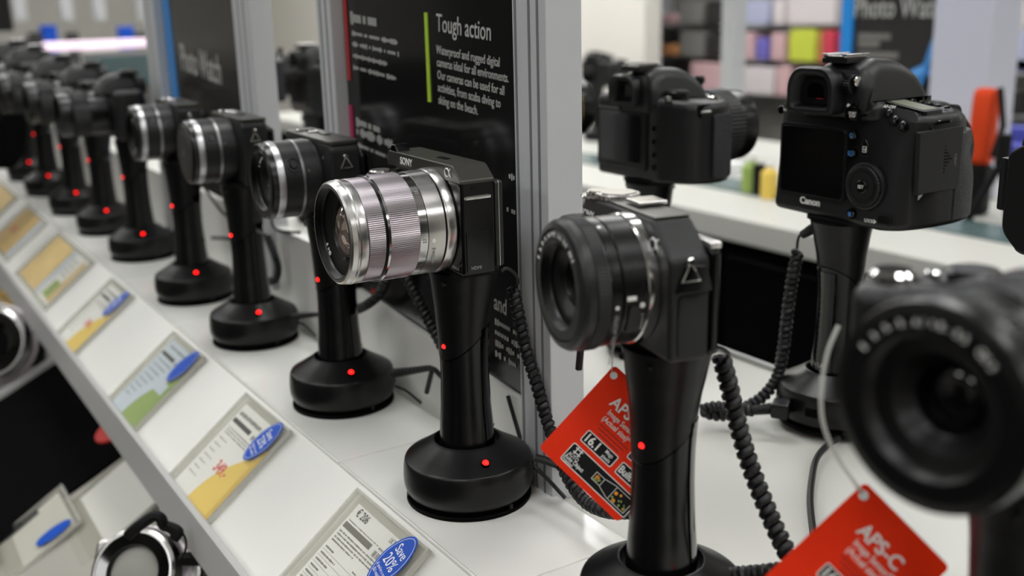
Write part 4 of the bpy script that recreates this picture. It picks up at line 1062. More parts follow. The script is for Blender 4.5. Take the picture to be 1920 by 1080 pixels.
# wide holders with yellow cards
def wide(y, w, lab, split):
    r = holder(y, w, .092, lab, 'wide')
    z = .0012
    for i, (a, b, mt) in enumerate(split):
        MB().prism([(a, -.006), (a, -.086), (b, -.086), (b, -.006)], z, z+.0003).build('card', mt, r)
    return r
r = wide(1.765, .25, 'wide price holder with a tan photo card and a green corner', [(.008, .135, 'beige_print'), (.142, .160, 'pale_blue'), (.165, .238, 'paper')])
MB().prism([(.180, -.052), (.176, -.080), (.212, -.080), (.212, -.052)], .0016, .0018).build('green_corner', 'green_print', r)
MB().prism([(.216, -.010), (.214, -.082), (.236, -.082), (.236, -.010)], .0016, .0018).build('tan_strip', 'beige_print', r)
bars(r, .170, .205, [-.018, -.026, -.034, -.042], .0017, .0022, 'ink_line')
r = wide(2.06, .20, 'second wide price holder with a yellow tan card', [(.012, .150, 'tan_print'), (.158, .180, 'pale_blue')])
MB().prism([(.05, -.04), (.05, -.052), (.075, -.052), (.075, -.04)], .0016, .0018).build('red_print', 'ink_red', r)
r = wide(2.42, .26, 'farthest wide price holder with a yellow tan card at the left edge', [(.012, .235, 'beige_print')])
r = wide(2.85, .30, 'pale price holder beyond the yellow ones at the left edge', [(.012, .27, 'paper')])

# ------------------------------------------------------------------ lower shelf things
def lholder(px, py, w, L, lab, rot=0, sticker=None):
    p = on_lower(px, py, .006)
    r = empty('price_card_holder'); tag(r, lab, 'price card', 'price card holders on the lower shelf')
    dn = Vector((-cos(LT), 0, -sin(LT)))
    r.matrix_world = frame(p, (0, -1, 0), -dn) @ RZ(rot) @ RX(.10); 
    MB().prism(rrect(w, L, .002, w/2, -L/2), 0, .0012, .0004).build('back_plate', 'acrylic_grey', r)
    MB().prism(rrect(w, L, .002, w/2, -L/2), .0038, .0048, .0004).build('front_plate', 'acrylic', r)
    for (cx, cy, dx, dy) in ((w/2, -.0012, w, .0028), (.0010, -L/2, .0024, L), (w-.0010, -L/2, .0024, L), (w/2, -L+.0012, w, .0028)):
        MB().box((cx, cy, .0024), (dx, dy, .0044), .0004).build('pocket_edge', 'acrylic_edge', r)
    MB().prism([(.006, -.008), (.006, -L+.006), (w-.006, -L+.006), (w-.006, -.008)], .0014, .0018).build('card', 'grey_white' if sticker else 'paper', r)
    if sticker:
        MB().prism([(.011*cos(t*2*PI/40), .022*sin(t*2*PI/40)) for t in range(40)], .005, .0053, 0, T(w-.018, -.030, 0) @ RZ(radians(-16))).build('discount_sticker', 'blue', r)
    return r
lholder(120, 912, .105, .115, 'grey price holder with a small blue oval on the lower shelf', 0, True)
lholder(248, 850, .14, .12, 'empty clear price holder leaning under the front lip on the lower shelf', 0, False)
lholder(-20, 980, .10, .12, 'clear price holder cut off by the lower left corner', 0, False)

M['cap_satin'] = mat('satin_lens_cover', (150, 149, 142), .5)
def compact(r_, lensr, dark=False):
    r = empty('compact_camera')
    o = rpoly([(-.050, -.03), (.054, -.03), (.054, .030), (-.050, .030)], .008)
    MB().prism(o, -.012, .014, .004, FR(0)).build('body', 'silver' if not dark else 'black_satin', r)
    MB().prism(rrect(.030, .012, .004), -.006, .008, .002, T(0, 0, .033) @ FR(0)).build('flash_housing', 'black_satin', r)
    zc = 0; y = .012
    ring(r, 'mount_ring', 'silver', [(.02, 0), (lensr, 0), (lensr, .004), (.02, .004)], y, zc)
    ring(r, 'lens_barrel', 'silver_warm', [(.02, 0), (lensr*.96, 0), (lensr*.96, .012), (.02, .012)], y+.004, zc)
    ring(r, 'groove_ring', 'groove', [(.02, 0), (lensr*.93, 0), (lensr*.93, .002), (.02, .002)], y+.016, zc)
    ring(r, 'front_barrel', 'silver', [(.02, 0), (lensr*.94, 0), (lensr*.90, .010), (lensr*.84, .012), (lensr*.8, .012)], y+.018, zc)
    ring(r, 'front_rim', 'black_gloss', [(.012, 0), (lensr*.80, .0), (lensr*.78, .0125), (lensr*.56, .0115), (lensr*.52, .006)], y+.018, zc)
    if dark: ring(r, 'front_element', 'black_deep', [(1e-5, .004), (lensr*.56, .004), (lensr*.56, .001), (1e-5, .001)], y+.018, zc)
    else: ring(r, 'lens_cover', 'cap_satin', [(1e-5, .0085), (lensr*.45, .0075), (lensr*.54, .0055), (lensr*.54, .001), (1e-5, .001)], y+.018, zc)
    return r
def aim(o, p, up=(0, 0, 1), yaw=0, toward=None):
    f = (Vector(toward)-Vector(p)).normalized(); u = Vector(up); x = f.cross(u).normalized()
    m = frame(p, x, f); o.matrix_world = m
k1 = compact(None, .042); P1 = on_lower(288, 1080, .044)
F1 = -(RB.transposed() @ (P1-Vector((0, 0, HCAM)))).z/.95
k1_scale = F1
aim(k1, P1, toward=P1+Vector((-.50, -.58, .52))); k1.scale = (F1,)*3; tag(k1, 'silver compact camera with a black-rimmed round lens on the lower shelf', 'camera', 'compact cameras on the lower shelf')
base = P1
def loop(pts, r, name, lab, mt='black_matte'):
    return tagged(MB().tube(spline(pts, 8), r, 8), name, mt, lab, 'strap')
loop([on_d(240, 1004, .875*F1), on_d(262, 985, .87*F1), on_d(288, 968, .87*F1), on_d(302, 972, .87*F1), on_d(306, 984, .875*F1), on_d(322, 990, .875*F1), on_d(334, 998, .875*F1), on_d(326, 1010, .875*F1)], .0045, 'wrist_strap', 'black strap bunched on top of the silver compact camera')
loop([on_d(338, 992, .88*F1), on_d(348, 1012, .885*F1), on_d(347, 1034, .89*F1), on_d(335, 1052, .89*F1)], .0010, 'strap_cord', 'thin black cord loop at the right of the silver compact camera')
p = on_d(378, 1048, .90*F1)
tagged(MB().box((0, 0, 0), (.036, .010, .008), .001, T(*p) @ RZ(radians(-35))), 'cable_plug', 'black_matte', 'black bar plug pointing at the front lip from the silver compact camera', 'plug')
k2 = compact(None, .050, True); P2 = on_lower(4, 645, .055)
F2 = -(RB.transposed() @ (P2-Vector((0, 0, HCAM)))).z/1.35
aim(k2, P2, toward=P2+Vector((-.42, -.80, .34))); k2.scale = (F2,)*3; tag(k2, 'pale compact camera with a large dark lens at the left picture edge', 'camera', 'compact cameras on the lower shelf')
for i, (px, py) in enumerate(((42, 545), (30, 570), (52, 590), (18, 552))):
    p = on_lower(px, py, .010); tagged(MB().box((0, 0, 0), (.03, .03, .016), .002, T(*p) @ RZ(.5)), 'paper_tag', 'tan_print', ['small yellow ticket highest in the shadow under the lip', 'small yellow ticket left of the others under the lip', 'small yellow ticket lowest in the shadow under the lip', 'small yellow ticket at the far left under the lip'][i], 'ticket', 'yellow tickets under the lip')

# ------------------------------------------------------------------ orange hang tags
def hang_tag(top, left, right, d, lab, full=True, nd=(0, 0, 0)):
    """corners given as points; top = hole corner, left = lower-left corner, right = right corner"""
    r = empty('hang_tag'); tag(r, lab, 'tag', 'orange hang tags')
    w = (left-top).length; L = (right-top).length
    r.matrix_world = frame(top, right-top, top-left)       # x: reading direction, y: up
    # sheared corners are squared
    MB().prism([(u+L/2, v-w/2) for u, v in rrect(L, w, .0025)], -.0003, 0).build('card', 'orange', r)
    z = .00005
    def tx(s, u, v, size, mt='ink_white', **k): text('lettering', s, size*w, T(u*w, -v*w, z+.00008), mt, r, depth=.00004, **k)
    MB().prism([(.060*w+.034*w*cos(t*PI/12), -.075*w+.034*w*sin(t*PI/12)) for t in range(24)], z, z+.0001).build('hole', 'ink_white', r)
    tx('NEX', .16, .105, .10, bold=.02) if False else None
    tx('APS-C', .20, .29, .145, bold=.02, sx=.95)
    tx('Image Sensor**', .24, .365, .072, sx=.8, bold=.008); tx('(Actual size)**', .24, .435, .072, sx=.8, bold=.008)
    b = MB()
    for i in range(3): b.box((w*.42, -w*(.475+.035*i), z), (w*(.34-.05*i), w*.010, .00005))
    b.build('small_print', 'ink_dark_red', r, smooth=False)
    def plate(u0, u1, v0, v1, mt='black_matte'):
        o = rrect((u1-u0)*w, (v1-v0)*w, .018*w, (u0+u1)/2*w, -(v0+v1)/2*w, 3)
        i_ = rrect((u1-u0)*w-.016*w, (v1-v0)*w-.016*w, .012*w, (u0+u1)/2*w, -(v0+v1)/2*w, 3)
        MB().ringprism(o, i_, z, z+.00006).build('plate_border', 'ink_white', r)
        MB().prism(i_, z, z+.00005).build('plate', mt, r)
    plate(.22, .58, .575, .70); tx('16.1', .235, .675, .115, bold=.03, sx=.86); tx('Mega\npixels', .455, .63, .05, bold=.01, sx=.8)
    plate(.63, .98, .575, .70); tx('Built-in', .645, .67, .095, bold=.03, sx=.8)
    plate(.62, .90, .33, .53, 'navy')
    plate(.20, 1.05 if L > 1.1*w else .96, .745, .94)
    # crop icon
    m = T(.285*w, -.79*w, z+.00006)
    for c, d_ in (((0, .020), (.080, .010)), ((0, -.020), (.080, .010)), ((-.022, 0), (.010, .075)), ((.022, 0), (.010, .075))):
        MB().box((c[0]*w, c[1]*w, 0), (d_[0]*w, d_[1]*w, .00005), 0, m).build('crop_icon', 'ink_white', r)
    z += .00006
    tx('AUTO', .225, .865, .050, bold=.01, sx=.8); tx('Auto Object', .215, .900, .052, bold=.02, sx=.8); tx('Framing', .215, .932, .045, bold=.02, sx=.8)
    # flower pictures
    def pic(u0, u1, v0, v1, n, seed):
        MB().ringprism(rrect((u1-u0)*w, (v1-v0)*w, .004*w, (u0+u1)/2*w, -(v0+v1)/2*w, 2), rrect((u1-u0)*w-.010*w, (v1-v0)*w-.010*w, .003*w, (u0+u1)/2*w, -(v0+v1)/2*w, 2), z, z+.00004).build('picture_border', 'ink_white', r)
        rnd = random.Random(seed)
        for mt, rr, k in (('green_print', .012, n*3), ('flower', .022, n)):
            b = MB()
            for _ in range(k):
                u = rnd.uniform(u0+.02, u1-.02); v = rnd.uniform(v0+.02, v1-.02) if mt == 'flower' else rnd.uniform((v0+v1)/2, v1-.012)
                q = rr*rnd.uniform(.5, 1); b.prism([(u*w+q*w*cos(t*PI/4), -v*w+q*w*sin(t*PI/4)) for t in range(8)], z, z+.00003)
            b.build('flower_picture', mt, r)
    pic(.52, .62, .80, .88, 3, 1); pic(.74, .93, .775, .915, 4, 5)
    for (a, b_) in (((.62, .80), (.74, .775)), ((.62, .88), (.74, .915))):
        MB().tube([(a[0]*w, -a[1]*w, z), (b_[0]*w, -b_[1]*w, z)], .0032*w, 4).build('pointer_line', 'ink_white', r)
    return r
M['flower'] = mat('orange_flower_print', (240, 150, 30), .5)
def tag_plane(px, tilt=.0):
    pass
dd = .585
t1 = hang_tag(on_d(1152, 684, dd), on_d(1003, 832, dd), on_d(1152+151, 684+137, dd-.012), dd, 'orange hang tag reading APS-C hanging behind the pole of the black zoom camera')
tagged(MB().tube(spline([on_d(1147, 698, dd-.001), on_d(1148, 680, dd), on_d(1150, 655, dd), on_d(1154, 640, dd)], 6), .00035, 6), 'tag_loop', 'acrylic_edge', 'clear plastic loop holding the orange tag behind the pole', 'loop')
tagged(MB().box((0, 0, 0), (.0036, .003, .014), .0008, T(*on_d(1087, 672, .60)) @ RY(.12)), 'cable_clip', 'rubber', 'small black clip hanging under the black zoom lens', 'clip')
d2 = .455
t2 = hang_tag(on_d(1622, 903, d2), on_d(1452, 1110, d2), on_d(1782, 1064, d2-.01), d2, 'blurred orange hang tag reading APS-C in the lower right corner')
tagged(MB().tube(spline([on_d(1617, 925, d2-.001), on_d(1585, 880, d2), on_d(1556, 830, d2), on_d(1541, 780, d2), on_d(1541, 720, d2), on_d(1552, 660, d2), on_d(1572, 610, d2)], 8), .0011, 8), 'tag_loop', 'acrylic_edge', 'clear plastic strap looping left of the nearest camera lens', 'loop')

# ------------------------------------------------------------------ partition: boards in aluminium posts
XP = .395
def post(name, y0, y1, x0, x1, z0, z1, lab, grooves=()):
    r = empty(name, ((x0+x1)/2, (y0+y1)/2, z0)); tag(r, lab, 'post', 'aluminium posts of the partition')
    w = y1-y0; d = x1-x0
    MB().box((0, 0, (z1-z0)/2), (d, w, z1-z0), .0015).build('extrusion', 'alu', r)
    for g in grooves: MB().box((-d/2+.0002, -w/2+g*w, (z1-z0)/2), (.0012, .0022, z1-z0-.004)).build('groove', 'alu_dark', r)
    return r
ZT = .62
post('partition_post', .558, .588, XP-.014, XP+.014, -.005, ZT, 'pale aluminium post, right member of the double frame post', (.30, .62))
post('partition_post', .5885, .603, XP-.010, XP+.012, -.005, ZT, 'narrow bright aluminium edge beside the largest dark board', (.7,))
post('partition_post', .893, .924, XP-.012, XP+.012, .03, ZT, 'aluminium post between the red-barred board and the open gap', (.3, .7))
post('partition_post', 1.100, 1.155, XP-.012, XP+.012, .03, ZT, 'aluminium post left of the open gap', (.35, .65))
post('partition_post', 1.475, 1.530, XP-.012, XP+.012, .03, ZT, 'aluminium post with a blue edge strip at the left of the brown board', (.5,))
# white foot of the partition
o = MB().prism([(XP-.005, -.005), (XP+.010, -.005), (XP+.010, .0), (XP-.005, .0)], 0, .001)
ft = MB(); ft.rings([[Vector((x, y, z)) for x, z in ((XP-.004, -.006), (XP+.008, -.006), (XP+.008, h), (XP-.004, h))] for y, h in ((.603, .052), (.893, .076))])
tagged(ft, 'skirting_beam', 'white', 'white beam under the largest dark board', 'beam')
ft = MB(); ft.rings([[Vector((x, y, z)) for x, z in ((XP-.004, -.006), (XP+.008, -.006), (XP+.008, h), (XP-.004, h))] for y, h in ((.893, .10), (3.2, .11))])
tagged(ft, 'skirting_beam', 'white', 'long white beam running on behind the farther stands', 'beam')
def board(name, y0, y1, m, lab, zb0, zb1, zt=ZT-.02):
    r = empty(name, (XP, (y0+y1)/2, .1)); tag(r, lab, 'sign board', 'dark boards of the partition')
    o = Vector((XP, (y0+y1)/2, .1))
    b = MB(); pts = [Vector((XP, y0, zb0)), Vector((XP, y1, zb1)), Vector((XP, y1, zt)), Vector((XP, y0, zt))]
    b.rings([[p-o for p in pts], [p-o+Vector((.004, 0, 0)) for p in pts]]); b.build('panel', m, r, smooth=False)
    def tx(s, px, py, size, mt='text_board', tilt=4.2, **k):
        p = on_x(px, py, XP-.0004)-o
        mm = frame(p, (0, -cos(radians(tilt)), -sin(radians(tilt))), (0, 0, 1))
        return text('lettering', s, size, mm, mt, r, depth=.0001, **k)
    def bar(y, z0, z1, w, mt, nm='colour_bar'):
        return MB().box(Vector((XP-.0006, y, (z0+z1)/2))-o, (.0008, w, z1-z0)).build(nm, mt, r)
    return r, tx, bar
bA, tx, bar = board('sign_board', .603, .893, 'smoke', 'large glossy dark board reading Tough action with a lime bar', .053, .077)
MB().box(Vector((XP-.001, .748, .3335+.27))-Vector((XP, .748, .1)), (.004, .285, .004)).build('top_bead', 'alu', bA) if False else None
bar(.738, .2585, .3255, .0048, 'lime')
tx('Tough action', 818, 58, .0185, sx=.80, bold=.006)
for i, s in enumerate(('Waterproof and rugged digital', 'cameras ideal for all environments.', 'Our cameras can be used for all', 'activities, from scuba diving to', 'skiing on the beach.')):
    tx(s, 818+i*1.0, 100+i*23.5, .0092, sx=.80 if i != 1 else .78, bold=.006)
bar(.8865, .268, .337, .0060, 'red_bar'); bar(.8875, .2115, .246, .0070, 'magenta')
def blur_lines(r, o, rows, th=.0050, tilt=4.2, mt='text_board'):
    rnd = random.Random(5)
    for px, py, px2 in rows:
        b = MB(); y = on_x(px, py, XP-.0006); e = on_x(px2, py+(px2-px)*.26, XP-.0006); L = y.y-e.y; k = 0
        while k < L:
            w = min(rnd.uniform(.0016, .0030), L-k)
            b.box((0, -k-w/2, -(k+w/2)*math.tan(radians(tilt))), (.0003, w*.75, th*rnd.choice((.6, .6, 1)))); k += w+(.0006 if rnd.random() > .18 else .004)
        b.bm.transform(Matrix.Translation(y-o)); b.build('print_line', mt, r, smooth=False)
oA = Vector((XP, .748, .1))
blur_lines(bA, oA, [(657, 33, 706)], .011)
blur_lines(bA, oA, [(660, 62, 745), (661, 82, 748), (662, 104, 728), (663, 126, 742)], .0042)
blur_lines(bA, oA, [(668, 228, 712), (669, 246, 738)], .008)
blur_lines(bA, oA, [(672, 272, 730)], .0042)
tx('and', 926, 578, .0175, sx=.72, bold=.01)
blur_lines(bA, oA, [(928, 602, 972), (928, 622, 985), (929, 642, 975), (929, 662, 968), (954, 330, 968), (950, 392, 966)], .0048)
bB, tx, bar = board('sign_board', 1.155, 1.475, 'smoke_brown', 'brownish glossy board reading Photo Watch with a sky blue side strip', .10, .11)
bar(1.455, .13, ZT-.02, .034, 'blue_bar')
tx('Photo Watch', 340, 130, .048, 'text_board', sx=.62, tilt=4, bold=.01)
bC, tx, bar = board('sign_board', 1.53, 1.56, 'smoke', 'narrow end of a dark board just left of the blue strip', .10, .11) if False else (None, None, None)

# black sleeve shape reaching in at the far left
slv = MB(); P = [on_d(-620, 330, 1.45), on_d(-420, 290, 1.62), on_d(-240, 262, 1.76), on_d(-110, 250, 1.84), on_d(-40, 250, 1.87), on_d(22, 260, 1.87)]
sp = spline(P, 6); slv.tube(sp, [.100-.046*(k/(len(sp)-1))**1.2 for k in range(len(sp))], 18)
o = slv.build('black_sleeve', 'cloth_black'); tag(o, 'black cloth sleeve reaching in from the left picture edge', 'sleeve')
M['smoke_flat'] = mat('dark_board', (44, 42, 42), .35)
M['pale_col'] = mat('pale_lavender_column', (196, 198, 212), .5)
M['packgreen'] = mat('pack_lime', (198, 208, 72), .5); M['packred'] = mat('pack_red', (206, 62, 84), .5)
M['packpink'] = mat('pack_pink', (206, 170, 172), .5); M['packviolet'] = mat('pack_violet', (112, 104, 186), .5)
M['packgrey'] = mat('pack_grey', (120, 118, 114), .6); M['packwhite'] = mat('pack_white', (212, 204, 204), .6)
M['packlav'] = mat('pack_lavender', (176, 180, 206), .6); M['packblack'] = mat('pack_black', (40, 38, 38), .5); M['packorange'] = mat('pack_orange', (200, 140, 90), .5)
M['packblue'] = mat('pack_blue', (96, 100, 190), .5)
# ================================================================== neighbouring counter
NX = 1.50; NZ = -.10
nc = empty('display_counter', (NX+.4, 2.4, -.9), 0, 'second white-topped counter with a black front across the dark aisle', 'counter')
def nchild(mb, name, m):
    o = mb.build(name, m); o.parent = nc; o.matrix_parent_inverse = Matrix.Translation(-nc.location); return o
nchild(MB().box((NX+.45, 1.8, NZ-.025), (.90, 5.0, .05), .004), 'worktop', 'grey_white')
nchild(MB().box((NX+.46, 1.8, -.52), (.84, 4.9, .74)), 'cabinet', 'black_deep')
for i in range(6):
    nchild(MB().box((NX+.035, -.2+i*.72, -.50), (.012, .69, .62), .004), 'front_panel', 'darkred' if i % 2 else 'black_satin')
nchild(MB().box((NX+.26, 1.8, NZ+.002), (.12, 4.6, .004), .001), 'inset_strip', 'teal')
def onN(px, py, z=NZ): return on_z(px, py, z)
def item(name, m, px, py, dims, lab, cat, rz=0, bev=.004, group=None, z=NZ):
    p = onN(px, py, z)
    return tagged(MB().box((0, 0, dims[2]/2), dims, bev, T(*p) @ RZ(rz)), name, m, lab, cat, group)
# things standing on it (blurred in the photo)
def bottle(px, py, r, h, m, lab, mc='white'):
    p = onN(px, py); e = empty('bottle', p); tag(e, lab, 'bottle', 'bottles on the far counter')
    MB().lathe([(1e-5, 0), (r*.9, 0), (r, .004), (r, h*.7), (r*.55, h*.82), (r*.5, h*.86), (1e-5, h*.86)], Matrix(), 24).build('bottle_body', m, e)
    MB().cyl(r*.5, h*.84, h, Matrix(), 20, .002).build('cap', mc, e)
bottle(1408, 362, .022, .085, 'green_print', 'lime green bottle below the middle reflex camera lens')
bottle(1441, 372, .018, .080, 'yellow', 'yellowish bottle left of the sculpted reflex camera')
item('card_stand', 'black_matte', 1424, 366, (.03, .02, .07), 'small black stand between the two bottles', 'stand')
# orange hooded thing and blue packs right of the reflex camera
def far_camera(px, py, lab, s=1.0, rz=0, stand=True):
    p = onN(px, py)
    st = copy_tree(stand0); st.location = p; st.rotation_euler.z = radians(-90)+rz
    tag(st, 'display stand under the '+lab, 'display stand', 'display stands on the far counter')
    c = copy_tree(b2); c.location = p+Vector((0, 0, .1665)); c.rotation_euler.z = radians(-90)+rz; c.scale = (s,)*3
    tag(c, lab, 'camera', 'cameras on the far counter')
p = onN(1829, 402)
e = empty('backpack', p, .3, 'orange bag standing on the far counter right of the sculpted camera', 'bag')
M['bag_orange'] = mat('bag_orange', (206, 66, 28), .7, spec=.2)
MB().prism(rpoly([(-.028, 0), (.028, 0), (.030, .10), (.024, .145), (-.020, .150), (-.029, .10)], .02), -.02, .02, .010, T(0, 0, .10) @ FR(0)).build('bag_body', 'bag_orange', e)
MB().tube([(-.03, -.03, .12), (-.032, -.045, .18), (-.020, -.03, .25)], .006, 8).build('strap', 'black_matte', e)
MB().box((0, 0, .05), (.05, .04, .10), .008).build('foot_block', 'black_matte', e)
e = empty('tripod', onN(1868, 420), 0, 'small dark tripod in front of the orange bag', 'tripod')
for a in (0, 2.1, 4.2): MB().tube([(0, 0, .12), (.05*cos(a), .05*sin(a), .004)], .008, 8).build('leg', 'black_matte', e)
MB().cyl(.014, .11, .17, Matrix(), 16, .002).build('head', 'black_matte', e)
for i, (px, py, dm, m, lab) in enumerate(((1882, 352, (.05, .10, .10), 'packblue', 'blue violet pack left of the others on the far counter'), (1908, 345, (.05, .09, .13), 'packblue', 'blue violet pack at the right picture edge on the far counter'),
    (1896, 372, (.04, .06, .05), 'paper', 'white carton in front of the blue packs'), (1850, 332, (.04, .05, .12), 'navy', 'dark blue carton behind the orange bag'))):
    item('carton', m, px, py, dm, lab, 'box', .2*i, group='cartons on the far counter')
M_ = None
far_camera(1120, 262, 'dark camera behind the half hidden reflex on the far counter')
item('carton', 'yellow', 1290, 330, (.06, .12, .02), 'flat yellow leaflet box on the far counter edge', 'box')
item('carton', 'paper', 1330, 322, (.10, .16, .03), 'flat white tray on the far counter', 'box')
# partition on the neighbouring counter: blue striped dark board and white column
NPX = 2.05
def npost(name, px0, px1, m, lab, depth=.05, z0=NZ, z1=.9):
    a, b = on_x(px0, 60, NPX), on_x(px1, 60, NPX)
    return tagged(MB().box((NPX, (a.y+b.y)/2, (z0+z1)/2), (depth, abs(a.y-b.y), z1-z0), .006), name, m, lab, 'column' if name == 'column' else 'post', None)
npost('column', 1776, 1888, 'pale_col', 'broad pale lavender column right of the Photo Watch board', .10)
npost('partition_post', 1762, 1777, 'alu', 'grey aluminium edge left of the broad lavender column')
npost('partition_post', 1364, 1388, 'alu', 'pale grey shelf upright left of the colourful packs')
e = empty('sign_board', (NPX, 1.6, .2)); tag(e, 'dark board with a sky blue left stripe and white Photo Watch heading', 'sign board')
oN = Vector((NPX, 1.6, .2))
ya, yb_ = on_x(1597, 60, NPX).y, on_x(1764, 60, NPX).y
MB().box(Vector((NPX+.01, (ya+yb_)/2, .42))-oN, (.006, ya-yb_, .92)).build('panel', 'smoke_flat', e)
yc = on_x(1576, 60, NPX).y
MB().box(Vector((NPX+.006, (ya+yc)/2, .42))-oN, (.012, yc-ya, .92)).build('blue_stripe', 'sky_bar', e)
def ntx(s, px, py, size, mt='text_board', **k):
    p = on_x(px, py, NPX-.0005)-oN
    return text('lettering', s, size, frame(p, (0, -1, 0), (0, 0, 1)), mt, e, depth=.0003, **k)
ntx('Photo Watch', 1600, 32, .066, sx=.72, bold=.012)
for i, (w, py) in enumerate(((60, 68), (40, 82), (75, 102))):
    a, b = on_x(1606, py, NPX), on_x(1606+w, py, NPX)
    MB().box(Vector((NPX+.006, (a.y+b.y)/2, a.z))-oN, (.002, a.y-b.y, .014)).build('print_line', 'ink_mid', e)
for pts, rr in (([(1705, 142), (1735, 130), (1765, 133)], .017), ([(1722, 165), (1738, 120), (1752, 80), (1770, 45)], .019)):
    P = [on_x(a, b, NPX-.004)-oN for a, b in pts]
    MB().tube(spline(P, 6), rr, 8, flat=.3).build('blue_curve', 'blue_bar', e)
# ------------------------------------------------------------------ shelving with packs behind
SX = 3.6
e = empty('shelf_unit', (SX+.2, 3.6, -.9), 0, 'tall grey shop shelving full of blurred packs', 'shelving')
oS = Vector(e.location)
MB().box(Vector((SX+.30, 3.3, .2))-oS, (.04, 2.4, 2.2)).build('back_panel', 'grey_wall', e)
ZS = [on_x(1450, q, SX-.11).z for q in (47, 114, 180)]
for z in [q-.01 for q in ZS]+[-.45, .66, .98]: MB().box(Vector((SX+.14, 3.3, z))-oS, (.24, 2.4, .02), .002).build('shelf', 'alu', e)
for y in (2.12, 3.30, 4.48): MB().box(Vector((SX+.14, y, .1))-oS, (.26, .04, 2.0), .003).build('upright', 'alu', e)
def pack(px0, px1, py0, py1, m, lab, x=SX-.11):
    a, b = on_x(px0, py1, x), on_x(px1, py0, x)
    a.z = min(ZS, key=lambda q: abs(q-a.z))
    if b.z-a.z < .03: b.z = a.z+.05
    return tagged(MB().box((x+.055, (a.y+b.y)/2, (a.z+b.z)/2), (.10, abs(a.y-b.y), abs(a.z-b.z)), .008), 'product_pack', m, lab, 'pack', 'packs on the far shelving')
PK = [(1476, 1528, 56, 114, 'packgreen', 'lime green pack on the far shelving'), (1541, 1562, 58, 92, 'packred', 'red pack beside the sky blue stripe'),
 (1415, 1438, 72, 108, 'packviolet', 'violet label pack left of the lime one'), (1392, 1412, 62, 110, 'packpink', 'pale pink pack right of the grey upright'),
 (1442, 1470, 62, 112, 'packpink', 'pink pack just left of the lime one'), (1392, 1440, 0, 45, 'packlav', 'lavender pack on the upper far shelf'),
 (1446, 1470, 0, 46, 'packwhite', 'white narrow pack on the upper far shelf'), (1474, 1566, -10, 30, 'packwhite', 'broad white pack on the upper far shelf'),
 (1530, 1540, 60, 112, 'packorange', 'slim peach pack between lime and red'), (1390, 1450, 128, 172, 'packwhite', 'wide pale pack under the violet label'),
 (1452, 1480, 125, 180, 'packpink', 'pink pack behind the sculpted camera eyecup'), (1322, 1360, 0, 36, 'packblack', 'black pack top left of the grey upright'),
 (1322, 1360, 66, 92, 'packblack', 'black pack second row left of the grey upright'), (1270, 1316, 4, 40, 'packgrey', 'grey pack second from the cream wall edge'),
 (1240, 1266, 26, 66, 'packpink', 'pinkish pack beside the cream wall edge'), (1238, 1264, 84, 108, 'packorange', 'small orange pack low beside the cream wall edge'),
 (1272, 1318, 60, 104, 'packgrey', 'grey pack lower row left of the black ones'), (1292, 1360, 120, 160, 'packpink', 'reddish pale pack above the camera lens'),
 (1894, 1935, 0, 26, 'packwhite', 'white pack at the top right corner'), (1890, 1906, 30, 58, 'packred', 'small pink red pack in the top right corner'),
 (1895, 1940, 62, 130, 'packlav', 'lavender pack at the right picture edge'), (1892, 1940, 136, 146, 'packviolet', 'thin violet box at the right picture edge'),
 (1890, 1914, 172, 214, 'packblack', 'black pack low at the right picture edge')]
for p in PK: pack(*p)
# cream column/wall seen between post and shelving, and beyond the gap
tag(MB().box((3.30, 6.40, .6), (.1, 4.9, 2.9)).build('wall_panel', 'cream'), kind='structure').name = 'wall_cream'
# ------------------------------------------------------------------ far left background
FY = 5.6
def far(px0, px1, py0, py1, y, th=.06):
    """block seen between the given picture limits at distance y along the row"""
    def ony(px, py):
        v = ray(px, py); return Vector((0, 0, HCAM))+v*(y/v.y)
    a, b = ony(px0, py1), ony(px1, py0)
    return MB().box(((a.x+b.x)/2, y+th/2, (a.z+b.z)/2), (abs(b.x-a.x), th, abs(b.z-a.z)), .006)
tagged(far(84, 287, 72, 96, 4.79, .05), 'light_strip', 'led_strip', 'glowing pinkish white light strip at the top left', 'light')
tagged(far(-60, 36, 88, 106, 4.79, .05), 'light_strip', 'led_strip', 'short piece of glowing strip at the left picture edge', 'light')
tagged(far(160, 284, 100, 165, 4.74, .05), 'display_case', 'teal', 'dark teal display case edge under the light strip', 'display case')
tagged(far(20, 158, 108, 150, 4.74, .05), 'display_case', 'grey_white', 'pale display case front under the light strip', 'display case')
tagged(far(-70, 13, -40, 62, 4.8), 'wall_screen', 'black_satin', 'black screen at the top left corner', 'screen')
for px, py, lab in ((95, 56, 'small blue box left of the others on the ledge above the light strip'), (240, 58, 'small blue box right on the ledge above the light strip')):
    tagged(far(px-11, px+11, py-9, 96 if px > 200 else 104, 4.92), 'small_box', 'blue', lab, 'box', 'small things on the ledge')
for a, b, lab in ((60, 82, 'dark shape leftmost on the ledge above the light strip'), (130, 148, 'dark shape in the middle on the ledge'), (252, 276, 'dark shape rightmost on the ledge')):
    tagged(far(a, b, 60, 98, 4.92), 'small_box', 'packblack', lab, 'box', 'small things on the ledge')
for a, b, y0, y1, m, lab in ((40, 75, 72, 112, 'packblack', 'dark camera case left before the light strip'), (75, 150, 98, 116, 'packblack', 'flat dark case before the light strip')):
    tagged(far(a, b, y0, 135, 4.68, .05), 'camera_case', m, lab, 'case', 'cases before the light strip')
lg = MB().box((-.3, 4.95, .10), (3.4, .5, .02)); lgb = MB()
e = empty('ledge_unit', (-.3, 4.95, -.9), 0, 'long pale display unit at the far left carrying the light strip and small boxes', 'display unit')
oL = Vector(e.location)
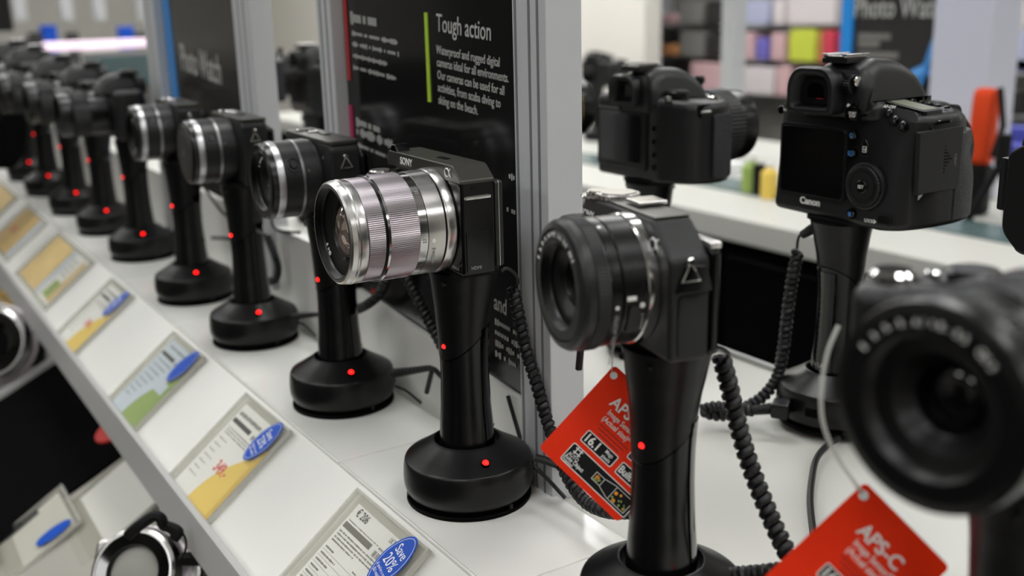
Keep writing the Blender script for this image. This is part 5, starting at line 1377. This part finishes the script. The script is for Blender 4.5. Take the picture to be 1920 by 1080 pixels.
for nm, c, d, m in (('shelf', (.0, 5.02, .150), (2.8, .34, .02), 'grey_wall'), ('carcass', (.0, 5.02, -.38), (2.8, .30, 1.04), 'packgrey')):
    MB().box(Vector(c)-oL, d, .003).build(nm, m, e)
for i, x in enumerate((30, 118, 180, 262)):
    tagged(far(x, x+9, -60, 40, 5.5), 'shelf_upright', 'alu', ['pale upright farthest left on the back wall', 'pale upright second from the left on the back wall', 'pale upright third from the left on the back wall', 'pale upright nearest the blue striped post'][i], 'post', 'uprights on the back wall')
# coloured leaflets glimpsed between the far poles
for px0, px1, py0, py1, x, m, lab in ((158, 176, 255, 290, .45, 'magenta', 'pink and orange leaflet between two far poles'), (160, 178, 290, 316, .45, 'packorange', 'orange leaflet below the pink one'),
        (222, 244, 338, 384, .45, 'packgreen', 'yellow green leaflet behind the sixth pole'), (312, 326, 296, 372, .45, 'blue_bar', 'light blue leaflet behind the fifth pole')):
    a, b = on_x(px0, py1, x), on_x(px1, py0, x)
    tagged(MB().box((x, (a.y+b.y)/2, (a.z+b.z)/2), (.003, abs(a.y-b.y), abs(b.z-a.z))), 'leaflet', m, lab, 'leaflet', 'leaflets behind the far stands')

# ================================================================== room and light
struct('floor', MB().box((1.0, 3.0, -.92), (11, 15, .04)), 'floor')
struct('ceiling', MB().box((1.0, 3.0, 2.02), (11, 15, .04)), 'ceiling')
struct('wall_right', MB().box((5.6, 3.0, .55), (.1, 15, 2.96)), 'cream')
struct('wall_back', MB().box((1.0, 9.0, .55), (11, .1, 2.96)), 'grey_wall')
struct('wall_left', MB().box((-4.2, 3.0, .55), (.1, 15, 2.96)), 'grey_wall')
struct('wall_front', MB().box((1.0, -4.2, .55), (11, .1, 2.96)), 'cream')
struct('wall_partition', MB().box((2.2, 5.6+.05, .6), (3.4, .06, 2.8)), 'cream') if False else None
n = 0
LX = [(x, y) for x in (-2.6, -.9, .55, 1.9) for y in (-2.4, -.5, 1.2, 2.9, 4.8, 6.8)]+[(2.75, y) for y in (2.0, 2.9, 3.8, 4.7, 5.6, 6.5)]+[(3.9, y) for y in (-2, .5)]  # row in front of the cream wall is added to brighten it
if True:
    for x, y in LX:
        e = empty('ceiling_light', (x, y, 2.0)); tag(e, 'square ceiling light panel of the shop grid and its added wall-brightening row', 'ceiling light', 'ceiling lights')
        MB().ringprism(rrect(.66, .66, .01), rrect(.60, .60, .008), -.02, 0).build('frame', 'alu', e)
        MB().box((0, 0, -.006), (.60, .60, .008)).build('diffuser', 'lamp', e)
# unseen units added along the left side to give the dark boards reflections
for i, (x, y, w, h, m, lab) in enumerate(((-2.2, .6, 1.0, 1.5, 'packblack', 'tall dark unseen cabinet added for reflections left of the camera aisle'), (-2.4, 2.6, 1.2, 1.35, 'packgrey', 'grey unseen cabinet added for reflections farther along the left aisle'),
        (-2.3, 4.6, 1.2, 1.5, 'packblack', 'dark unseen cabinet added for reflections at the far end of the left aisle'), (-2.3, -1.0, .9, 1.4, 'packblack', 'dark unseen cabinet added for reflections behind the viewer on the left'))):
    tagged(MB().box((x, y, -.9+h/2), (.4, w, h), .01), 'cabinet', m, lab, 'cabinet', 'unseen cabinets added for reflections')
w = bpy.data.worlds.new('world'); SC.world = w; w.use_nodes = True
w.node_tree.nodes['Background'].inputs[0].default_value = (.8, .8, .78, 1); w.node_tree.nodes['Background'].inputs[1].default_value = .4
vs = SC.view_settings; vs.view_transform = 'Standard'; vs.look = 'None'; vs.gamma = 1; vs.exposure = -0.5
try: vs.use_curve_mapping = False
except Exception: pass
SC.display_settings.display_device = 'sRGB'
SC.cycles.use_denoising = True
SC.cycles.max_bounces = 8; SC.cycles.diffuse_bounces = 4; SC.cycles.glossy_bounces = 4; SC.cycles.transparent_max_bounces = 12
SC.cycles.sample_clamp_indirect = 6; SC.cycles.caustics_reflective = False; SC.cycles.caustics_refractive = False
